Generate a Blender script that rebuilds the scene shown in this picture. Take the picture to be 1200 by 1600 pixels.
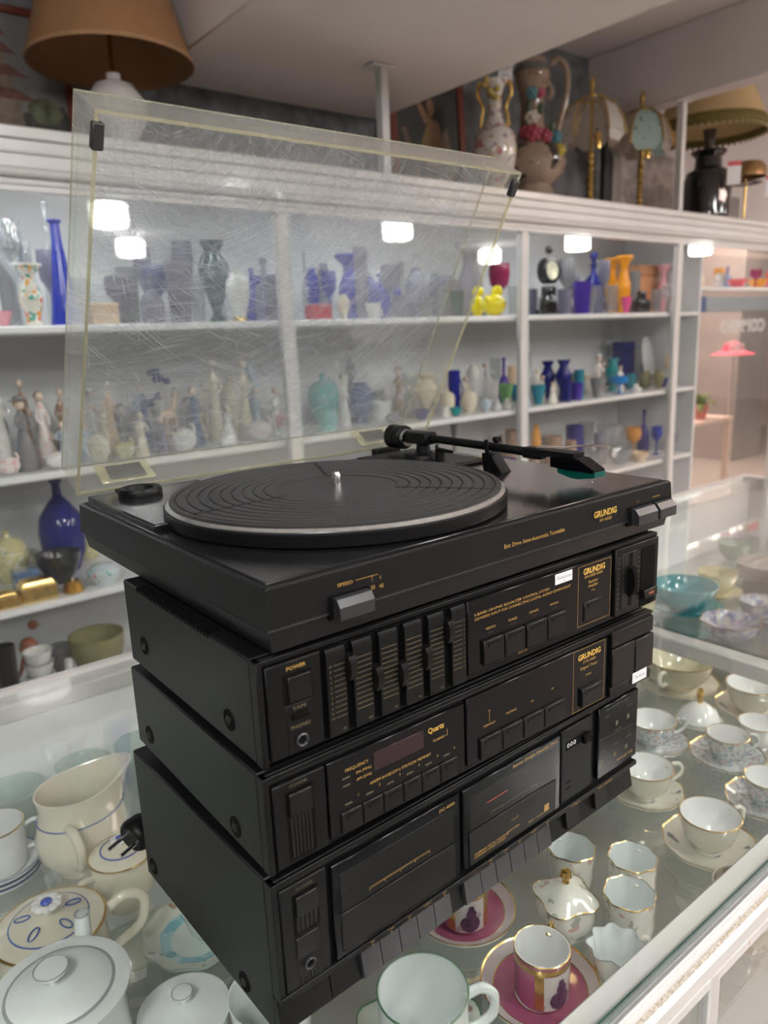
import bpy, bmesh, math, random
from mathutils import Matrix, Vector

# ------------------------------------------------------------------ camera, world, exposure
for o in list(bpy.data.objects):
    bpy.data.objects.remove(o)
SC = bpy.context.scene
COL = SC.collection
PI = math.pi


def camera():
    yaw, pitch, roll, F = -.6657, -.22944, -.04081, 1170.0
    f = Vector((-math.sin(yaw) * math.cos(pitch), math.cos(yaw) * math.cos(pitch), math.sin(pitch)))
    r = Vector((math.cos(yaw), math.sin(yaw), 0))
    u = r.cross(f)
    r2 = math.cos(roll) * r + math.sin(roll) * u
    u2 = -math.sin(roll) * r + math.cos(roll) * u
    cd = bpy.data.cameras.new('camera')
    cd.sensor_fit = 'VERTICAL'
    cd.sensor_height = 36.0
    cd.lens = F * 36.0 / 1600.0
    cd.clip_start = .02
    cd.clip_end = 60
    cd.dof.use_dof = True
    cd.dof.focus_distance = .60
    cd.dof.aperture_fstop = 7.2
    ob = bpy.data.objects.new('camera', cd)
    m = Matrix((r2, u2, -f)).transposed().to_4x4()
    m.translation = Vector((-.19442, -.35995, .13656))
    ob.matrix_world = m
    COL.objects.link(ob)
    SC.camera = ob


camera()
W = bpy.data.worlds.new('world')
SC.world = W
W.use_nodes = True
W.node_tree.nodes['Background'].inputs[0].default_value = (.80, .86, .92, 1)
W.node_tree.nodes['Background'].inputs[1].default_value = .25
SC.view_settings.view_transform = 'Standard'
SC.view_settings.look = 'None'
SC.view_settings.gamma = 1
SC.view_settings.use_curve_mapping = False
SC.view_settings.exposure = 1.0
LAMP_L = 24.0          # radiance of the drum ceiling lights
DRUMS = [(-0.7, -2.75), (2.1, -2.95), (4.92, -2.73), (7.78, -2.70), (10.2, -2.45),
         (3.0, -4.9), (7.85, -4.25), (.75, -1.25), (-1.0, -.9), (2.3, -1.35)]


def area_light(name, loc, size, power, color, rot=(0, 0, 0)):
    l = bpy.data.lights.new(name, 'AREA')
    l.shape = 'RECTANGLE'
    l.size, l.size_y = size
    l.energy = power
    l.color = color
    o = bpy.data.objects.new(name, l)
    o.location = loc
    o.rotation_euler = rot
    COL.objects.link(o)
    return o


# the shop's other ceiling fixtures (behind the photographer) and the arcade outside on the right
area_light('ceiling_panel_light', (-1.6, -1.8, 1.30), (1.6, 1.2), 8, (.93, 1.0, .97))
area_light('arcade_ceiling_light', (6.0, 3.3, 1.30), (3.5, 1.2), 80, (1.0, .78, .68))
# strip lamps under the cabinet's top board, one per bay
for k_, x_ in enumerate((-.5, .45, 1.45, 2.45, 3.8)):
    area_light('cabinet_strip_light', (x_, 1.62, .575), (.75, .04), 1.0 if k_ < 3 else .8, (.95, .98, 1.0))
area_light('shop_entrance_light', (4.4, -.9, 1.30), (2.0, 1.2), 50, (1.0, .76, .66))

# ------------------------------------------------------------------ materials
MATS = {}


def nt(name):
    m = bpy.data.materials.new(name)
    m.use_nodes = True
    n = m.node_tree
    n.nodes.clear()
    out = n.nodes.new('ShaderNodeOutputMaterial')
    return m, n, out


def N(n, kind, **kw):
    nd = n.nodes.new(kind)
    for k, v in kw.items():
        if k.startswith('i_'):
            nd.inputs[k[2:].replace('_', ' ')].default_value = v
        else:
            setattr(nd, k, v)
    return nd


def ramp(n, stops):
    r = n.nodes.new('ShaderNodeValToRGB')
    e = r.color_ramp.elements
    while len(e) < len(stops):
        e.new(.5)
    for x, (p, c) in zip(e, stops):
        x.position = p
        x.color = (*c, 1)
    return r


def solid(name, col, rough=.5, metal=0., spec=.5, var=.12, scale=40., bump=0., coat=0., speck=None, stretch=None):
    """plain surface with a little procedural variation, optional relief and light specks"""
    if name in MATS:
        return MATS[name]
    m, n, out = nt(name)
    p = N(n, 'ShaderNodeBsdfPrincipled', i_Roughness=rough, i_Metallic=metal)
    p.inputs['Specular IOR Level'].default_value = spec
    p.inputs['Coat Weight'].default_value = coat
    p.inputs['Coat Roughness'].default_value = .05
    tc = N(n, 'ShaderNodeTexCoord')
    src = tc.outputs['Object']
    if stretch:
        mp = N(n, 'ShaderNodeMapping')
        mp.inputs['Scale'].default_value = stretch
        n.links.new(src, mp.inputs[0])
        src = mp.outputs[0]
    no = N(n, 'ShaderNodeTexNoise', i_Scale=scale, i_Detail=4.)
    n.links.new(src, no.inputs['Vector'])
    a = tuple(max(0, c * (1 - var)) for c in col)
    b = tuple(min(1, c * (1 + var)) for c in col)
    r = ramp(n, [(.3, a), (.7, b)])
    n.links.new(no.outputs['Fac'], r.inputs[0])
    base = r.outputs[0]
    if speck:
        sc, amt, sc_col = speck
        v = N(n, 'ShaderNodeTexNoise', i_Scale=sc, i_Detail=2.)
        n.links.new(tc.outputs['Object'], v.inputs['Vector'])
        r2 = ramp(n, [(amt, (0, 0, 0)), (min(1, amt + .06), (1, 1, 1))])
        n.links.new(v.outputs['Fac'], r2.inputs[0])
        mx = N(n, 'ShaderNodeMix', data_type='RGBA')
        n.links.new(r2.outputs[0], mx.inputs['Factor'])
        n.links.new(base, mx.inputs['A'])
        mx.inputs['B'].default_value = (*sc_col, 1)
        base = mx.outputs['Result']
    n.links.new(base, p.inputs['Base Color'])
    if bump:
        bp = N(n, 'ShaderNodeBump', i_Strength=bump, i_Distance=.001)
        n2 = N(n, 'ShaderNodeTexNoise', i_Scale=scale * 8, i_Detail=3.)
        n.links.new(src, n2.inputs['Vector'])
        n.links.new(n2.outputs['Fac'], bp.inputs['Height'])
        n.links.new(bp.outputs[0], p.inputs['Normal'])
    n.links.new(p.outputs[0], out.inputs[0])
    MATS[name] = m
    return m


def emit(name, col, strength):
    m, n, out = nt(name)
    e = N(n, 'ShaderNodeEmission', i_Strength=strength)
    e.inputs[0].default_value = (*col, 1)
    n.links.new(e.outputs[0], out.inputs[0])
    return m


def pane(name, tint=(.97, .99, .98), f0=.05, gloss=.0, haze=0., scratch=0., body=0., bodycol=(.8, .82, .84)):
    """thin clear sheet: see-through plus a Schlick mirror, optionally scuffed"""
    if name in MATS:
        return MATS[name]
    m, n, out = nt(name)
    tr = N(n, 'ShaderNodeBsdfTransparent')
    tr.inputs[0].default_value = (*tint, 1)
    thru = tr.outputs[0]
    tc = N(n, 'ShaderNodeTexCoord')
    if haze:
        rf = N(n, 'ShaderNodeBsdfRefraction', i_Roughness=.22, i_IOR=1.0)
        rf.inputs[0].default_value = (*tint, 1)
        mx = N(n, 'ShaderNodeMixShader')
        mx.inputs[0].default_value = haze
        n.links.new(thru, mx.inputs[1])
        n.links.new(rf.outputs[0], mx.inputs[2])
        thru = mx.outputs[0]
    if body:
        df = N(n, 'ShaderNodeBsdfDiffuse')
        df.inputs[0].default_value = (*bodycol, 1)
        tl = N(n, 'ShaderNodeBsdfTranslucent')
        tl.inputs[0].default_value = (*bodycol, 1)
        half = N(n, 'ShaderNodeMixShader')
        half.inputs[0].default_value = .5
        n.links.new(df.outputs[0], half.inputs[1])
        n.links.new(tl.outputs[0], half.inputs[2])
        mx = N(n, 'ShaderNodeMixShader')
        n.links.new(thru, mx.inputs[1])
        n.links.new(half.outputs[0], mx.inputs[2])
        if scratch:
            mask = None
            # sheet coordinates: u along the width, v up the sheet
            du = N(n, 'ShaderNodeVectorMath', operation='DOT_PRODUCT')
            du.inputs[1].default_value = (1, 0, 0)
            dv = N(n, 'ShaderNodeVectorMath', operation='DOT_PRODUCT')
            dv.inputs[1].default_value = (0, -.495, .869)
            uv = N(n, 'ShaderNodeCombineXYZ')
            for d_, k_ in ((du, 0), (dv, 1)):
                n.links.new(tc.outputs['Object'], d_.inputs[0])
                n.links.new(d_.outputs['Value'], uv.inputs[k_])
            # a slow warp so that the hairlines bend
            wv = N(n, 'ShaderNodeTexNoise', i_Scale=5., i_Detail=1.)
            n.links.new(uv.outputs[0], wv.inputs['Vector'])
            wm = N(n, 'ShaderNodeVectorMath', operation='MULTIPLY_ADD')
            wm.inputs[1].default_value = (.05, .05, 0)
            n.links.new(wv.outputs['Color'], wm.inputs[0])
            n.links.new(uv.outputs[0], wm.inputs[2])
            layers = []
            for k, (ang, lo, ac, th) in enumerate(((.45, 16, 1100, .625), (-.75, 20, 1300, .635), (1.25, 18, 1000, .64), (.05, 12, 900, .64), (-.35, 60, 1400, .63))):
                mp = N(n, 'ShaderNodeMapping', vector_type='POINT')
                mp.inputs['Rotation'].default_value = (0, 0, ang)
                sc = N(n, 'ShaderNodeVectorMath', operation='MULTIPLY')
                sc.inputs[1].default_value = (lo, ac, 1)
                n.links.new(wm.outputs[0], mp.inputs[0])
                n.links.new(mp.outputs[0], sc.inputs[0])
                layers.append((sc.outputs[0], th))
            for k, (cx, cy, th) in enumerate(((.10, .20, .60), (.25, .17, .615), (.05, .30, .61))):
                of = N(n, 'ShaderNodeVectorMath', operation='SUBTRACT')
                of.inputs[1].default_value = (cx, cy, 0)
                n.links.new(wm.outputs[0], of.inputs[0])
                ln_ = N(n, 'ShaderNodeVectorMath', operation='LENGTH')
                n.links.new(of.outputs[0], ln_.inputs[0])
                se = N(n, 'ShaderNodeSeparateXYZ')
                n.links.new(of.outputs[0], se.inputs[0])
                at = N(n, 'ShaderNodeMath', operation='ARCTAN2')
                n.links.new(se.outputs[1], at.inputs[0])
                n.links.new(se.outputs[0], at.inputs[1])
                cb = N(n, 'ShaderNodeCombineXYZ')
                for src_, k_, f_ in ((ln_.outputs['Value'], 0, 900.), (at.outputs[0], 1, 2.4)):
                    q = N(n, 'ShaderNodeMath', operation='MULTIPLY')
                    q.inputs[1].default_value = f_
                    n.links.new(src_, q.inputs[0])
                    n.links.new(q.outputs[0], cb.inputs[k_])
                layers.append((cb.outputs[0], th))
            mask = None
            for src_, th in layers:
                no = N(n, 'ShaderNodeTexNoise', i_Scale=1., i_Detail=2.)
                n.links.new(src_, no.inputs['Vector'])
                rp = ramp(n, [(th, (0, 0, 0)), (th + .12, (1, 1, 1))])
                n.links.new(no.outputs['Fac'], rp.inputs[0])
                if mask is None:
                    mask = rp.outputs[0]
                else:
                    q = N(n, 'ShaderNodeMath', operation='MAXIMUM')
                    n.links.new(mask, q.inputs[0])
                    n.links.new(rp.outputs[0], q.inputs[1])
                    mask = q.outputs[0]
            mr = N(n, 'ShaderNodeMapRange')
            mr.inputs['To Min'].default_value = body
            mr.inputs['To Max'].default_value = min(1, body + scratch)
            n.links.new(mask, mr.inputs['Value'])
            n.links.new(mr.outputs[0], mx.inputs[0])
        else:
            mx.inputs[0].default_value = body
        thru = mx.outputs[0]
    gl = N(n, 'ShaderNodeBsdfGlossy', i_Roughness=gloss)
    gl.inputs[0].default_value = (1, 1, 1, 1)
    ge = N(n, 'ShaderNodeNewGeometry')
    dt = N(n, 'ShaderNodeVectorMath', operation='DOT_PRODUCT')
    n.links.new(ge.outputs['Incoming'], dt.inputs[0])
    n.links.new(ge.outputs['Normal'], dt.inputs[1])
    ab = N(n, 'ShaderNodeMath', operation='ABSOLUTE')
    n.links.new(dt.outputs['Value'], ab.inputs[0])
    su = N(n, 'ShaderNodeMath', operation='SUBTRACT')
    su.inputs[0].default_value = 1
    n.links.new(ab.outputs[0], su.inputs[1])
    pw = N(n, 'ShaderNodeMath', operation='POWER')
    n.links.new(su.outputs[0], pw.inputs[0])
    pw.inputs[1].default_value = 5
    ma = N(n, 'ShaderNodeMath', operation='MULTIPLY_ADD')
    n.links.new(pw.outputs[0], ma.inputs[0])
    ma.inputs[1].default_value = 1 - f0
    ma.inputs[2].default_value = f0
    mx = N(n, 'ShaderNodeMixShader')
    n.links.new(ma.outputs[0], mx.inputs[0])
    n.links.new(thru, mx.inputs[1])
    n.links.new(gl.outputs[0], mx.inputs[2])
    n.links.new(mx.outputs[0], out.inputs[0])
    MATS[name] = m
    return m


def china(name, base, marks=(), rough=.12, scale=60., coverage=.62, metal=0.):
    """glazed ware with a scattered sprig pattern in the given colours"""
    if name in MATS:
        return MATS[name]
    m, n, out = nt(name)
    p = N(n, 'ShaderNodeBsdfPrincipled', i_Roughness=rough, i_Metallic=metal)
    p.inputs['Coat Weight'].default_value = .5
    p.inputs['Coat Roughness'].default_value = .04
    tc = N(n, 'ShaderNodeTexCoord')
    no0 = N(n, 'ShaderNodeTexNoise', i_Scale=12.)
    n.links.new(tc.outputs['Object'], no0.inputs['Vector'])
    r0 = ramp(n, [(.3, tuple(c * .96 for c in base)), (.7, base)])
    n.links.new(no0.outputs['Fac'], r0.inputs[0])
    cur = r0.outputs[0]
    for k, c in enumerate(marks):
        mp = N(n, 'ShaderNodeMapping')
        mp.inputs['Location'].default_value = (k * 3.1 + .7, k * 1.7, k * 2.3)
        n.links.new(tc.outputs['Object'], mp.inputs[0])
        no = N(n, 'ShaderNodeTexNoise', i_Scale=scale * (1 + .2 * k), i_Detail=1.5)
        n.links.new(mp.outputs[0], no.inputs['Vector'])
        r = ramp(n, [(coverage, (0, 0, 0)), (coverage + .03, (1, 1, 1))])
        n.links.new(no.outputs['Fac'], r.inputs[0])
        mx = N(n, 'ShaderNodeMix', data_type='RGBA')
        n.links.new(r.outputs[0], mx.inputs['Factor'])
        n.links.new(cur, mx.inputs['A'])
        mx.inputs['B'].default_value = (*c, 1)
        cur = mx.outputs['Result']
    n.links.new(cur, p.inputs['Base Color'])
    n.links.new(p.outputs[0], out.inputs[0])
    MATS[name] = m
    return m


def tinted(name, col, dens=.5):
    """coloured glass for small hollow ware"""
    if name in MATS:
        return MATS[name]
    m, n, out = nt(name)
    tr = N(n, 'ShaderNodeBsdfTransparent')
    tr.inputs[0].default_value = (*[c ** .6 for c in col], 1)
    p = N(n, 'ShaderNodeBsdfPrincipled', i_Roughness=.06)
    p.inputs['Base Color'].default_value = (*col, 1)
    no = N(n, 'ShaderNodeTexNoise', i_Scale=30.)
    tc = N(n, 'ShaderNodeTexCoord')
    n.links.new(tc.outputs['Object'], no.inputs['Vector'])
    mr = N(n, 'ShaderNodeMapRange')
    mr.inputs['To Min'].default_value = dens * .8
    mr.inputs['To Max'].default_value = min(1, dens * 1.2)
    n.links.new(no.outputs['Fac'], mr.inputs['Value'])
    mx = N(n, 'ShaderNodeMixShader')
    n.links.new(mr.outputs[0], mx.inputs[0])
    n.links.new(tr.outputs[0], mx.inputs[1])
    n.links.new(p.outputs[0], mx.inputs[2])
    n.links.new(mx.outputs[0], out.inputs[0])
    MATS[name] = m
    return m


# ------------------------------------------------------------------ mesh builder
class MB:
    def __init__(s):
        s.bm = bmesh.new()
        s.mi = 0

    def _fin(s, faces, verts, M=None):
        for f in faces:
            f.material_index = s.mi
        if M is not None:
            for v in verts:
                v.co = M @ v.co
        return s

    def box(s, x0, x1, y0, y1, z0, z1, bev=0., M=None):
        if bev:
            bev = min(bev, .45 * min(abs(x1 - x0), abs(y1 - y0), abs(z1 - z0)))
        if bev <= 0:
            vs = [s.bm.verts.new((x, y, z)) for z in (z0, z1) for y in (y0, y1) for x in (x0, x1)]
            fs = [s.bm.faces.new([vs[i] for i in q]) for q in
                  ((0, 2, 3, 1), (4, 5, 7, 6), (0, 1, 5, 4), (2, 6, 7, 3), (0, 4, 6, 2), (1, 3, 7, 5))]
            return s._fin(fs, vs, M)
        vs, fs = [], []
        lo, hi = (x0, y0, z0), (x1, y1, z1)
        idx = {}
        for sx in (0, 1):
            for sy in (0, 1):
                for sz in (0, 1):
                    c = (sx, sy, sz)
                    base = [hi[a] if c[a] else lo[a] for a in range(3)]
                    for a in range(3):
                        q = list(base)
                        for b in range(3):
                            if b != a:
                                q[b] += -bev if c[b] else bev
                        v = s.bm.verts.new(q)
                        vs.append(v)
                        idx[c, a] = v
        def F(*l):
            fs.append(s.bm.faces.new(l))
        for a in range(3):
            b, c = (a + 1) % 3, (a + 2) % 3
            for e in (0, 1):
                q = []
                for i, j in ((0, 0), (1, 0), (1, 1), (0, 1)):
                    k = [0, 0, 0]
                    k[a], k[b], k[c] = e, i, j
                    q.append(idx[tuple(k), a])
                F(*(q if e else q[::-1]))
            for i in (0, 1):
                for j in (0, 1):
                    k0, k1 = [0, 0, 0], [0, 0, 0]
                    k0[a], k1[a] = 0, 1
                    k0[b] = k1[b] = i
                    k0[c] = k1[c] = j
                    q = [idx[tuple(k0), b], idx[tuple(k1), b], idx[tuple(k1), c], idx[tuple(k0), c]]
                    F(*(q if i == j else q[::-1]))
        for c in [(i, j, k) for i in (0, 1) for j in (0, 1) for k in (0, 1)]:
            q = [idx[c, 0], idx[c, 1], idx[c, 2]]
            F(*(q if sum(c) % 2 else q[::-1]))
        return s._fin(fs, vs, M)

    def lathe(s, prof, seg=24, c=(0, 0, 0), sx=1., sy=1., M=None, a0=0.):
        rings, vs, fs = [], [], []
        for r, z in prof:
            if r < 1e-6:
                v = s.bm.verts.new((c[0], c[1], c[2] + z))
                rings.append([v])
                vs.append(v)
            else:
                ring = [s.bm.verts.new((c[0] + sx * r * math.cos(a0 + 2 * PI * k / seg),
                                        c[1] + sy * r * math.sin(a0 + 2 * PI * k / seg), c[2] + z)) for k in range(seg)]
                rings.append(ring)
                vs += ring
        for A, B in zip(rings, rings[1:]):
            for k in range(seg):
                k2 = (k + 1) % seg
                if len(A) == 1 and len(B) == 1:
                    break
                if len(A) == 1:
                    fs.append(s.bm.faces.new((A[0], B[k2], B[k])))
                elif len(B) == 1:
                    fs.append(s.bm.faces.new((A[k], A[k2], B[0])))
                else:
                    fs.append(s.bm.faces.new((A[k], A[k2], B[k2], B[k])))
        return s._fin(fs, vs, M)

    def cyl(s, p0, p1, r0, r1=None, seg=16):
        r1 = r0 if r1 is None else r1
        p0, p1 = Vector(p0), Vector(p1)
        d = p1 - p0
        L = d.length
        M = Matrix.Translation(p0) @ d.to_track_quat('Z', 'Y').to_matrix().to_4x4()
        return s.lathe([(0, 0), (r0, 0), (r1, L), (0, L)], seg, M=M)

    def ball(s, c, r, seg=16, n=8, sx=1., sy=1., sz=1., M=None):
        return s.lathe([(r * math.sin(PI * k / n), -r * sz * math.cos(PI * k / n)) for k in range(n + 1)], seg, c, sx, sy, M)

    def tube(s, pts, r, seg=8, close=False, flat=1.):
        pts = [Vector(p) for p in pts]
        n = len(pts)
        rs = list(r) if isinstance(r, (list, tuple)) else [r] * n
        if not close and 3 <= n <= 8:              # Catmull-Rom through the given points
            P2, R2 = [], []
            for i in range(n - 1):
                a, b_, c, d = pts[max(0, i - 1)], pts[i], pts[i + 1], pts[min(n - 1, i + 2)]
                for k in range(4):
                    t = k / 4
                    P2.append(.5 * (2 * b_ + (c - a) * t + (2 * a - 5 * b_ + 4 * c - d) * t * t + (3 * b_ - a - 3 * c + d) * t ** 3))
                    R2.append(rs[i] * (1 - t) + rs[i + 1] * t)
            pts, rs = P2 + [pts[-1]], R2 + [rs[-1]]
            n = len(pts)
        rings, vs, fs = [], [], []
        prev = None
        for i, p in enumerate(pts):
            if close:
                t = pts[(i + 1) % n] - pts[i - 1]
            else:
                t = pts[min(n - 1, i + 1)] - pts[max(0, i - 1)]
            t.normalize()
            if prev is None:
                a = Vector((0, 0, 1)) if abs(t.z) < .9 else Vector((1, 0, 0))
                u = t.cross(a).normalized()
            else:
                u = (prev - t * prev.dot(t)).normalized()
            prev = u
            w = t.cross(u)
            ring = [s.bm.verts.new(p + rs[i] * (math.cos(2 * PI * k / seg) * u * flat + math.sin(2 * PI * k / seg) * w)) for k in range(seg)]
            rings.append(ring)
            vs += ring
        pr = list(zip(rings, rings[1:])) + ([(rings[-1], rings[0])] if close else [])
        for A, B in pr:
            for k in range(seg):
                k2 = (k + 1) % seg
                fs.append(s.bm.faces.new((A[k], A[k2], B[k2], B[k])))
        if not close:
            fs.append(s.bm.faces.new(rings[0][::-1]))
            fs.append(s.bm.faces.new(rings[-1]))
        return s._fin(fs, vs)

    def loft(s, rings, cap=True, M=None):
        vs, fs = [], []
        R = []
        for ring in rings:
            q = [s.bm.verts.new(p) for p in ring]
            R.append(q)
            vs += q
        n = len(R[0])
        for A, B in zip(R, R[1:]):
            for k in range(n):
                k2 = (k + 1) % n
                fs.append(s.bm.faces.new((A[k], A[k2], B[k2], B[k])))
        if cap:
            fs.append(s.bm.faces.new(R[0][::-1]))
            fs.append(s.bm.faces.new(R[-1]))
        return s._fin(fs, vs, M)

    def prism(s, poly, z0, z1, M=None):
        return s.loft([[(x, y, z0) for x, y in poly], [(x, y, z1) for x, y in poly]], True, M)


def obj(name, mb, mats, parent=None, loc=None, rotz=0., ang=38.):
    me = bpy.data.meshes.new(name)
    bmesh.ops.recalc_face_normals(mb.bm, faces=mb.bm.faces[:])
    mb.bm.to_mesh(me)
    mb.bm.free()
    for m in (mats if isinstance(mats, (list, tuple)) else [mats]):
        me.materials.append(m)
    if len(me.polygons):
        me.polygons.foreach_set('use_smooth', [True] * len(me.polygons))
        me.set_sharp_from_angle(angle=math.radians(ang))
    o = bpy.data.objects.new(name, me)
    COL.objects.link(o)
    if parent is not None:
        o.parent = parent
    if loc is not None:
        o.location = loc
    o.rotation_euler[2] = rotz
    return o


def tag(o, label, cat, group=None):
    o['label'] = label
    o['category'] = cat
    if group:
        o['group'] = group
    return o


def thing(name, label, cat, loc=(0, 0, 0), rotz=0., group=None):
    o = bpy.data.objects.new(name, None)
    o.empty_display_size = .05
    COL.objects.link(o)
    o.location = loc
    o.rotation_euler[2] = rotz
    return tag(o, label, cat, group)


def struct(name, mb, mat, parent=None):
    o = obj(name, mb, mat, parent)
    if parent is None:
        o['kind'] = 'structure'
    return o


_tmp = bpy.data.curves.new('lettering_source', 'FONT')
_tob = bpy.data.objects.new('lettering_source', _tmp)
COL.objects.link(_tob)


def text(mb, body, x, z, size, y=0., align='CENTER', bold=0., shear=0., width=None, M=None, space=1.):
    """flat lettering in the local x-z plane facing -y (or placed by M); size = cap height"""
    _tmp.body = body
    _tmp.size = size / .70
    _tmp.align_x = align
    _tmp.offset = bold * size
    _tmp.shear = shear
    _tmp.resolution_u = 2
    _tmp.space_character = space
    bpy.context.view_layer.update()
    dg = bpy.context.evaluated_depsgraph_get()
    ev = _tob.evaluated_get(dg)
    me = ev.to_mesh()
    sx = 1.
    if width:
        xs = [v.co.x for v in me.vertices]
        if xs:
            sx = width / max(1e-6, max(xs) - min(xs))
    vs = []
    for v in me.vertices:
        c = v.co
        q = Vector((x + c.x * sx, y, z + c.y - size * .5))
        if M is not None:
            q = M @ q
        vs.append(mb.bm.verts.new(q))
    for p in me.polygons:
        try:
            f = mb.bm.faces.new([vs[i] for i in p.vertices])
            f.material_index = mb.mi
        except ValueError:
            pass
    ev.to_mesh_clear()


def line(mb, x0, z0, x1, z1, w, y=0.):
    """printed stroke in the x-z plane"""
    d = Vector((x1 - x0, 0, z1 - z0))
    nrm = Vector((-d.z, 0, d.x)).normalized() * w * .5
    a, b = Vector((x0, y, z0)), Vector((x1, y, z1))
    f = mb.bm.faces.new([mb.bm.verts.new(q) for q in (a - nrm, b - nrm, b + nrm, a + nrm)])
    f.material_index = mb.mi

# ------------------------------------------------------------------ palette
WHITE_PAINT = solid('white_paint', (.60, .59, .58), .28, var=.05, scale=6, coat=.15)
WORN_WHITE = solid('worn_white_paint', (.70, .69, .68), .35, var=.06, scale=9, speck=(70, .70, (.55, .46, .38)))
CAB_INNER = solid('cabinet_grey_white', (.70, .71, .72), .55, var=.05, scale=5)
SHELF_WHITE = solid('shelf_white', (.82, .83, .84), .3, var=.04, scale=8)
CEIL = solid('ceiling_plaster', (.72, .68, .66), .8, var=.05, scale=3, bump=.1)
SOFFIT = solid('soffit_plaster', (.74, .68, .64), .75, var=.05, scale=3, bump=.1)
WALL_SILVER = solid('silver_wallpaper', (.17, .175, .185), .5, metal=.2, var=.35, scale=22, bump=.3)
WALL_PALE = solid('pale_wall', (.62, .58, .57), .8, var=.04, scale=3)
FLOOR = solid('floor_tile', (.36, .32, .29), .4, var=.08, scale=2)
GLASS = pane('clear_glass', (.975, .985, .98), .05)
GLASS_TOP = pane('counter_glass', (.975, .99, .982), .035)
MIRROR_SHELF = pane('reflective_glass_shelf', (.94, .965, .95), .22)
GLASS_EDGE = solid('green_glass_edge', (.035, .085, .075), .15, var=.3, scale=30, coat=.6)
GLASS_EDGE_PALE = solid('pale_glass_edge', (.52, .60, .58), .2, var=.1, scale=30, coat=.4)
CHROME = solid('bright_metal', (.80, .80, .79), .18, metal=1., var=.08, scale=60)
GOLD = solid('gilded_metal', (.83, .58, .20), .22, metal=1., var=.15, scale=60)
BRASS = solid('brass', (.62, .43, .14), .25, metal=1., var=.2, scale=80)
DARK_GREY = solid('grey_lower_deck', (.42, .44, .42), .5, var=.2, scale=5)

# ------------------------------------------------------------------ room
FZ, CZ = -1.27, 1.32
b = MB().box(-3, 14, -6.5, 4.6, FZ - .1, FZ)
struct('floor', b, FLOOR)
b = MB().box(-3.1, 14.1, -6.6, 4.7, CZ, CZ + .1)
struct('ceiling', b, CEIL)
struct('wall_back', MB().box(-3, 3.21, 1.962, 2.06, FZ, CZ), WALL_SILVER)
struct('wall_back_upper', MB().box(3.21, 14, 1.962, 2.06, .615, CZ), WALL_PALE)
struct('wall_left', MB().box(-3.1, -3, -6.5, 4.6, FZ, CZ), solid('grey_shop_wall', (.22, .22, .21), .7, var=.1, scale=2))
struct('wall_right', MB().box(14, 14.1, -6.5, 4.6, FZ, CZ), WALL_PALE)
struct('wall_front', MB().box(-3, 14, -6.6, -6.5, FZ, CZ), solid('dark_wood_shop_wall', (.10, .085, .07), .6, var=.2, scale=2))
struct('wall_far', MB().box(3.21, 14, 4.5, 4.6, FZ, CZ), solid('arcade_wall', (.70, .52, .45), .7, var=.1, scale=2))
struct('wall_side', MB().box(3.14, 3.21, 2.06, 4.5, FZ, CZ), WALL_PALE)
struct('trim_1', MB().box(.812, 1.665, -.4, 1.962, .905, CZ, .004), SOFFIT)
struct('trim_2', MB().box(2.9, 3.0, -.6, 1.962, 1.045, CZ, .004), WALL_PALE)

# drum ceiling lights, each a housing with a glowing diffuser
DRUM_EMIT = emit('lamp_diffuser_glow', (1.0, .985, .96), LAMP_L)
DLAB = ['out of frame left', 'large left one seen through lid', 'large middle one seen through lid', 'top of third bay',
        'top of right bay', 'small left one seen through lid', 'small one at lid right edge', 'over the counter front', 'over the counter left end', 'over the counter right end']
for i, (x, y) in enumerate(DRUMS):
    t = thing('ceiling_light', ('drum ceiling light mirrored in cabinet glass, ' if y < -2 else 'drum ceiling light ') + DLAB[i], 'lamp', (x, y, 1.08),
              group='drum ceiling lights behind the camera')
    obj('diffuser', MB().lathe([(0, 0), (.13, 0), (.15, .02), (.15, .17), (.13, .185), (0, .185)], 24), DRUM_EMIT, t)
    obj('mount', MB().lathe([(.08, .185), (.08, .24), (0, .24)], 16), WHITE_PAINT, t)

# ------------------------------------------------------------------ wall cabinet
CX0, CX1, CF, CB = -.9, 4.6, 1.50, 1.96
cab = thing('display_cabinet', 'long white glazed wall cabinet full of ornaments behind the counter', 'cabinet', (0, 1.73, FZ))


def cpart(name, mb, mat):
    o = obj(name, mb, mat, cab)
    o.location = (0, -1.73, -FZ)
    return o


cpart('back_panel', MB().box(CX0, 3.21, 1.945, CB, FZ, .585), CAB_INNER)
cpart('top_board', MB().box(CX0, CX1, CF - .006, CB, .585, .612, .004), WHITE_PAINT)
cpart('fascia', MB().box(CX0, CX1, CF, CF + .02, .478, .585, .002), WHITE_PAINT)
cpart('fascia_rail', MB().tube([(CX0, CF - .008, .517), (CX1, CF - .008, .517)], .011, 12), WHITE_PAINT)
cpart('moulding', MB().box(CX0, CX1, CF - .006, CF, .556, .562, .002), WHITE_PAINT)
cpart('moulding', MB().box(CX0, CX1, CF - .004, CF, .492, .497, .0015), WHITE_PAINT)
cpart('plinth', MB().box(CX0, CX1, CF, CB - .016, FZ, -.82), WHITE_PAINT)
ZS = {1: .194, 2: -.147, 3: -.465, 4: -.80}
for k in (1, 2, 3, 4):
    cpart('shelf', MB().box(CX0, 3.188, 1.53, 1.944, ZS[k] - .019, ZS[k], .004), SHELF_WHITE)
cpart('shelf', MB().box(3.209, CX1, 1.53, 1.944, .287, .305, .004), SHELF_WHITE)
cpart('end_panel', MB().box(3.190, 3.207, 1.53, 1.944, -.82, .585), CAB_INNER)
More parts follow.
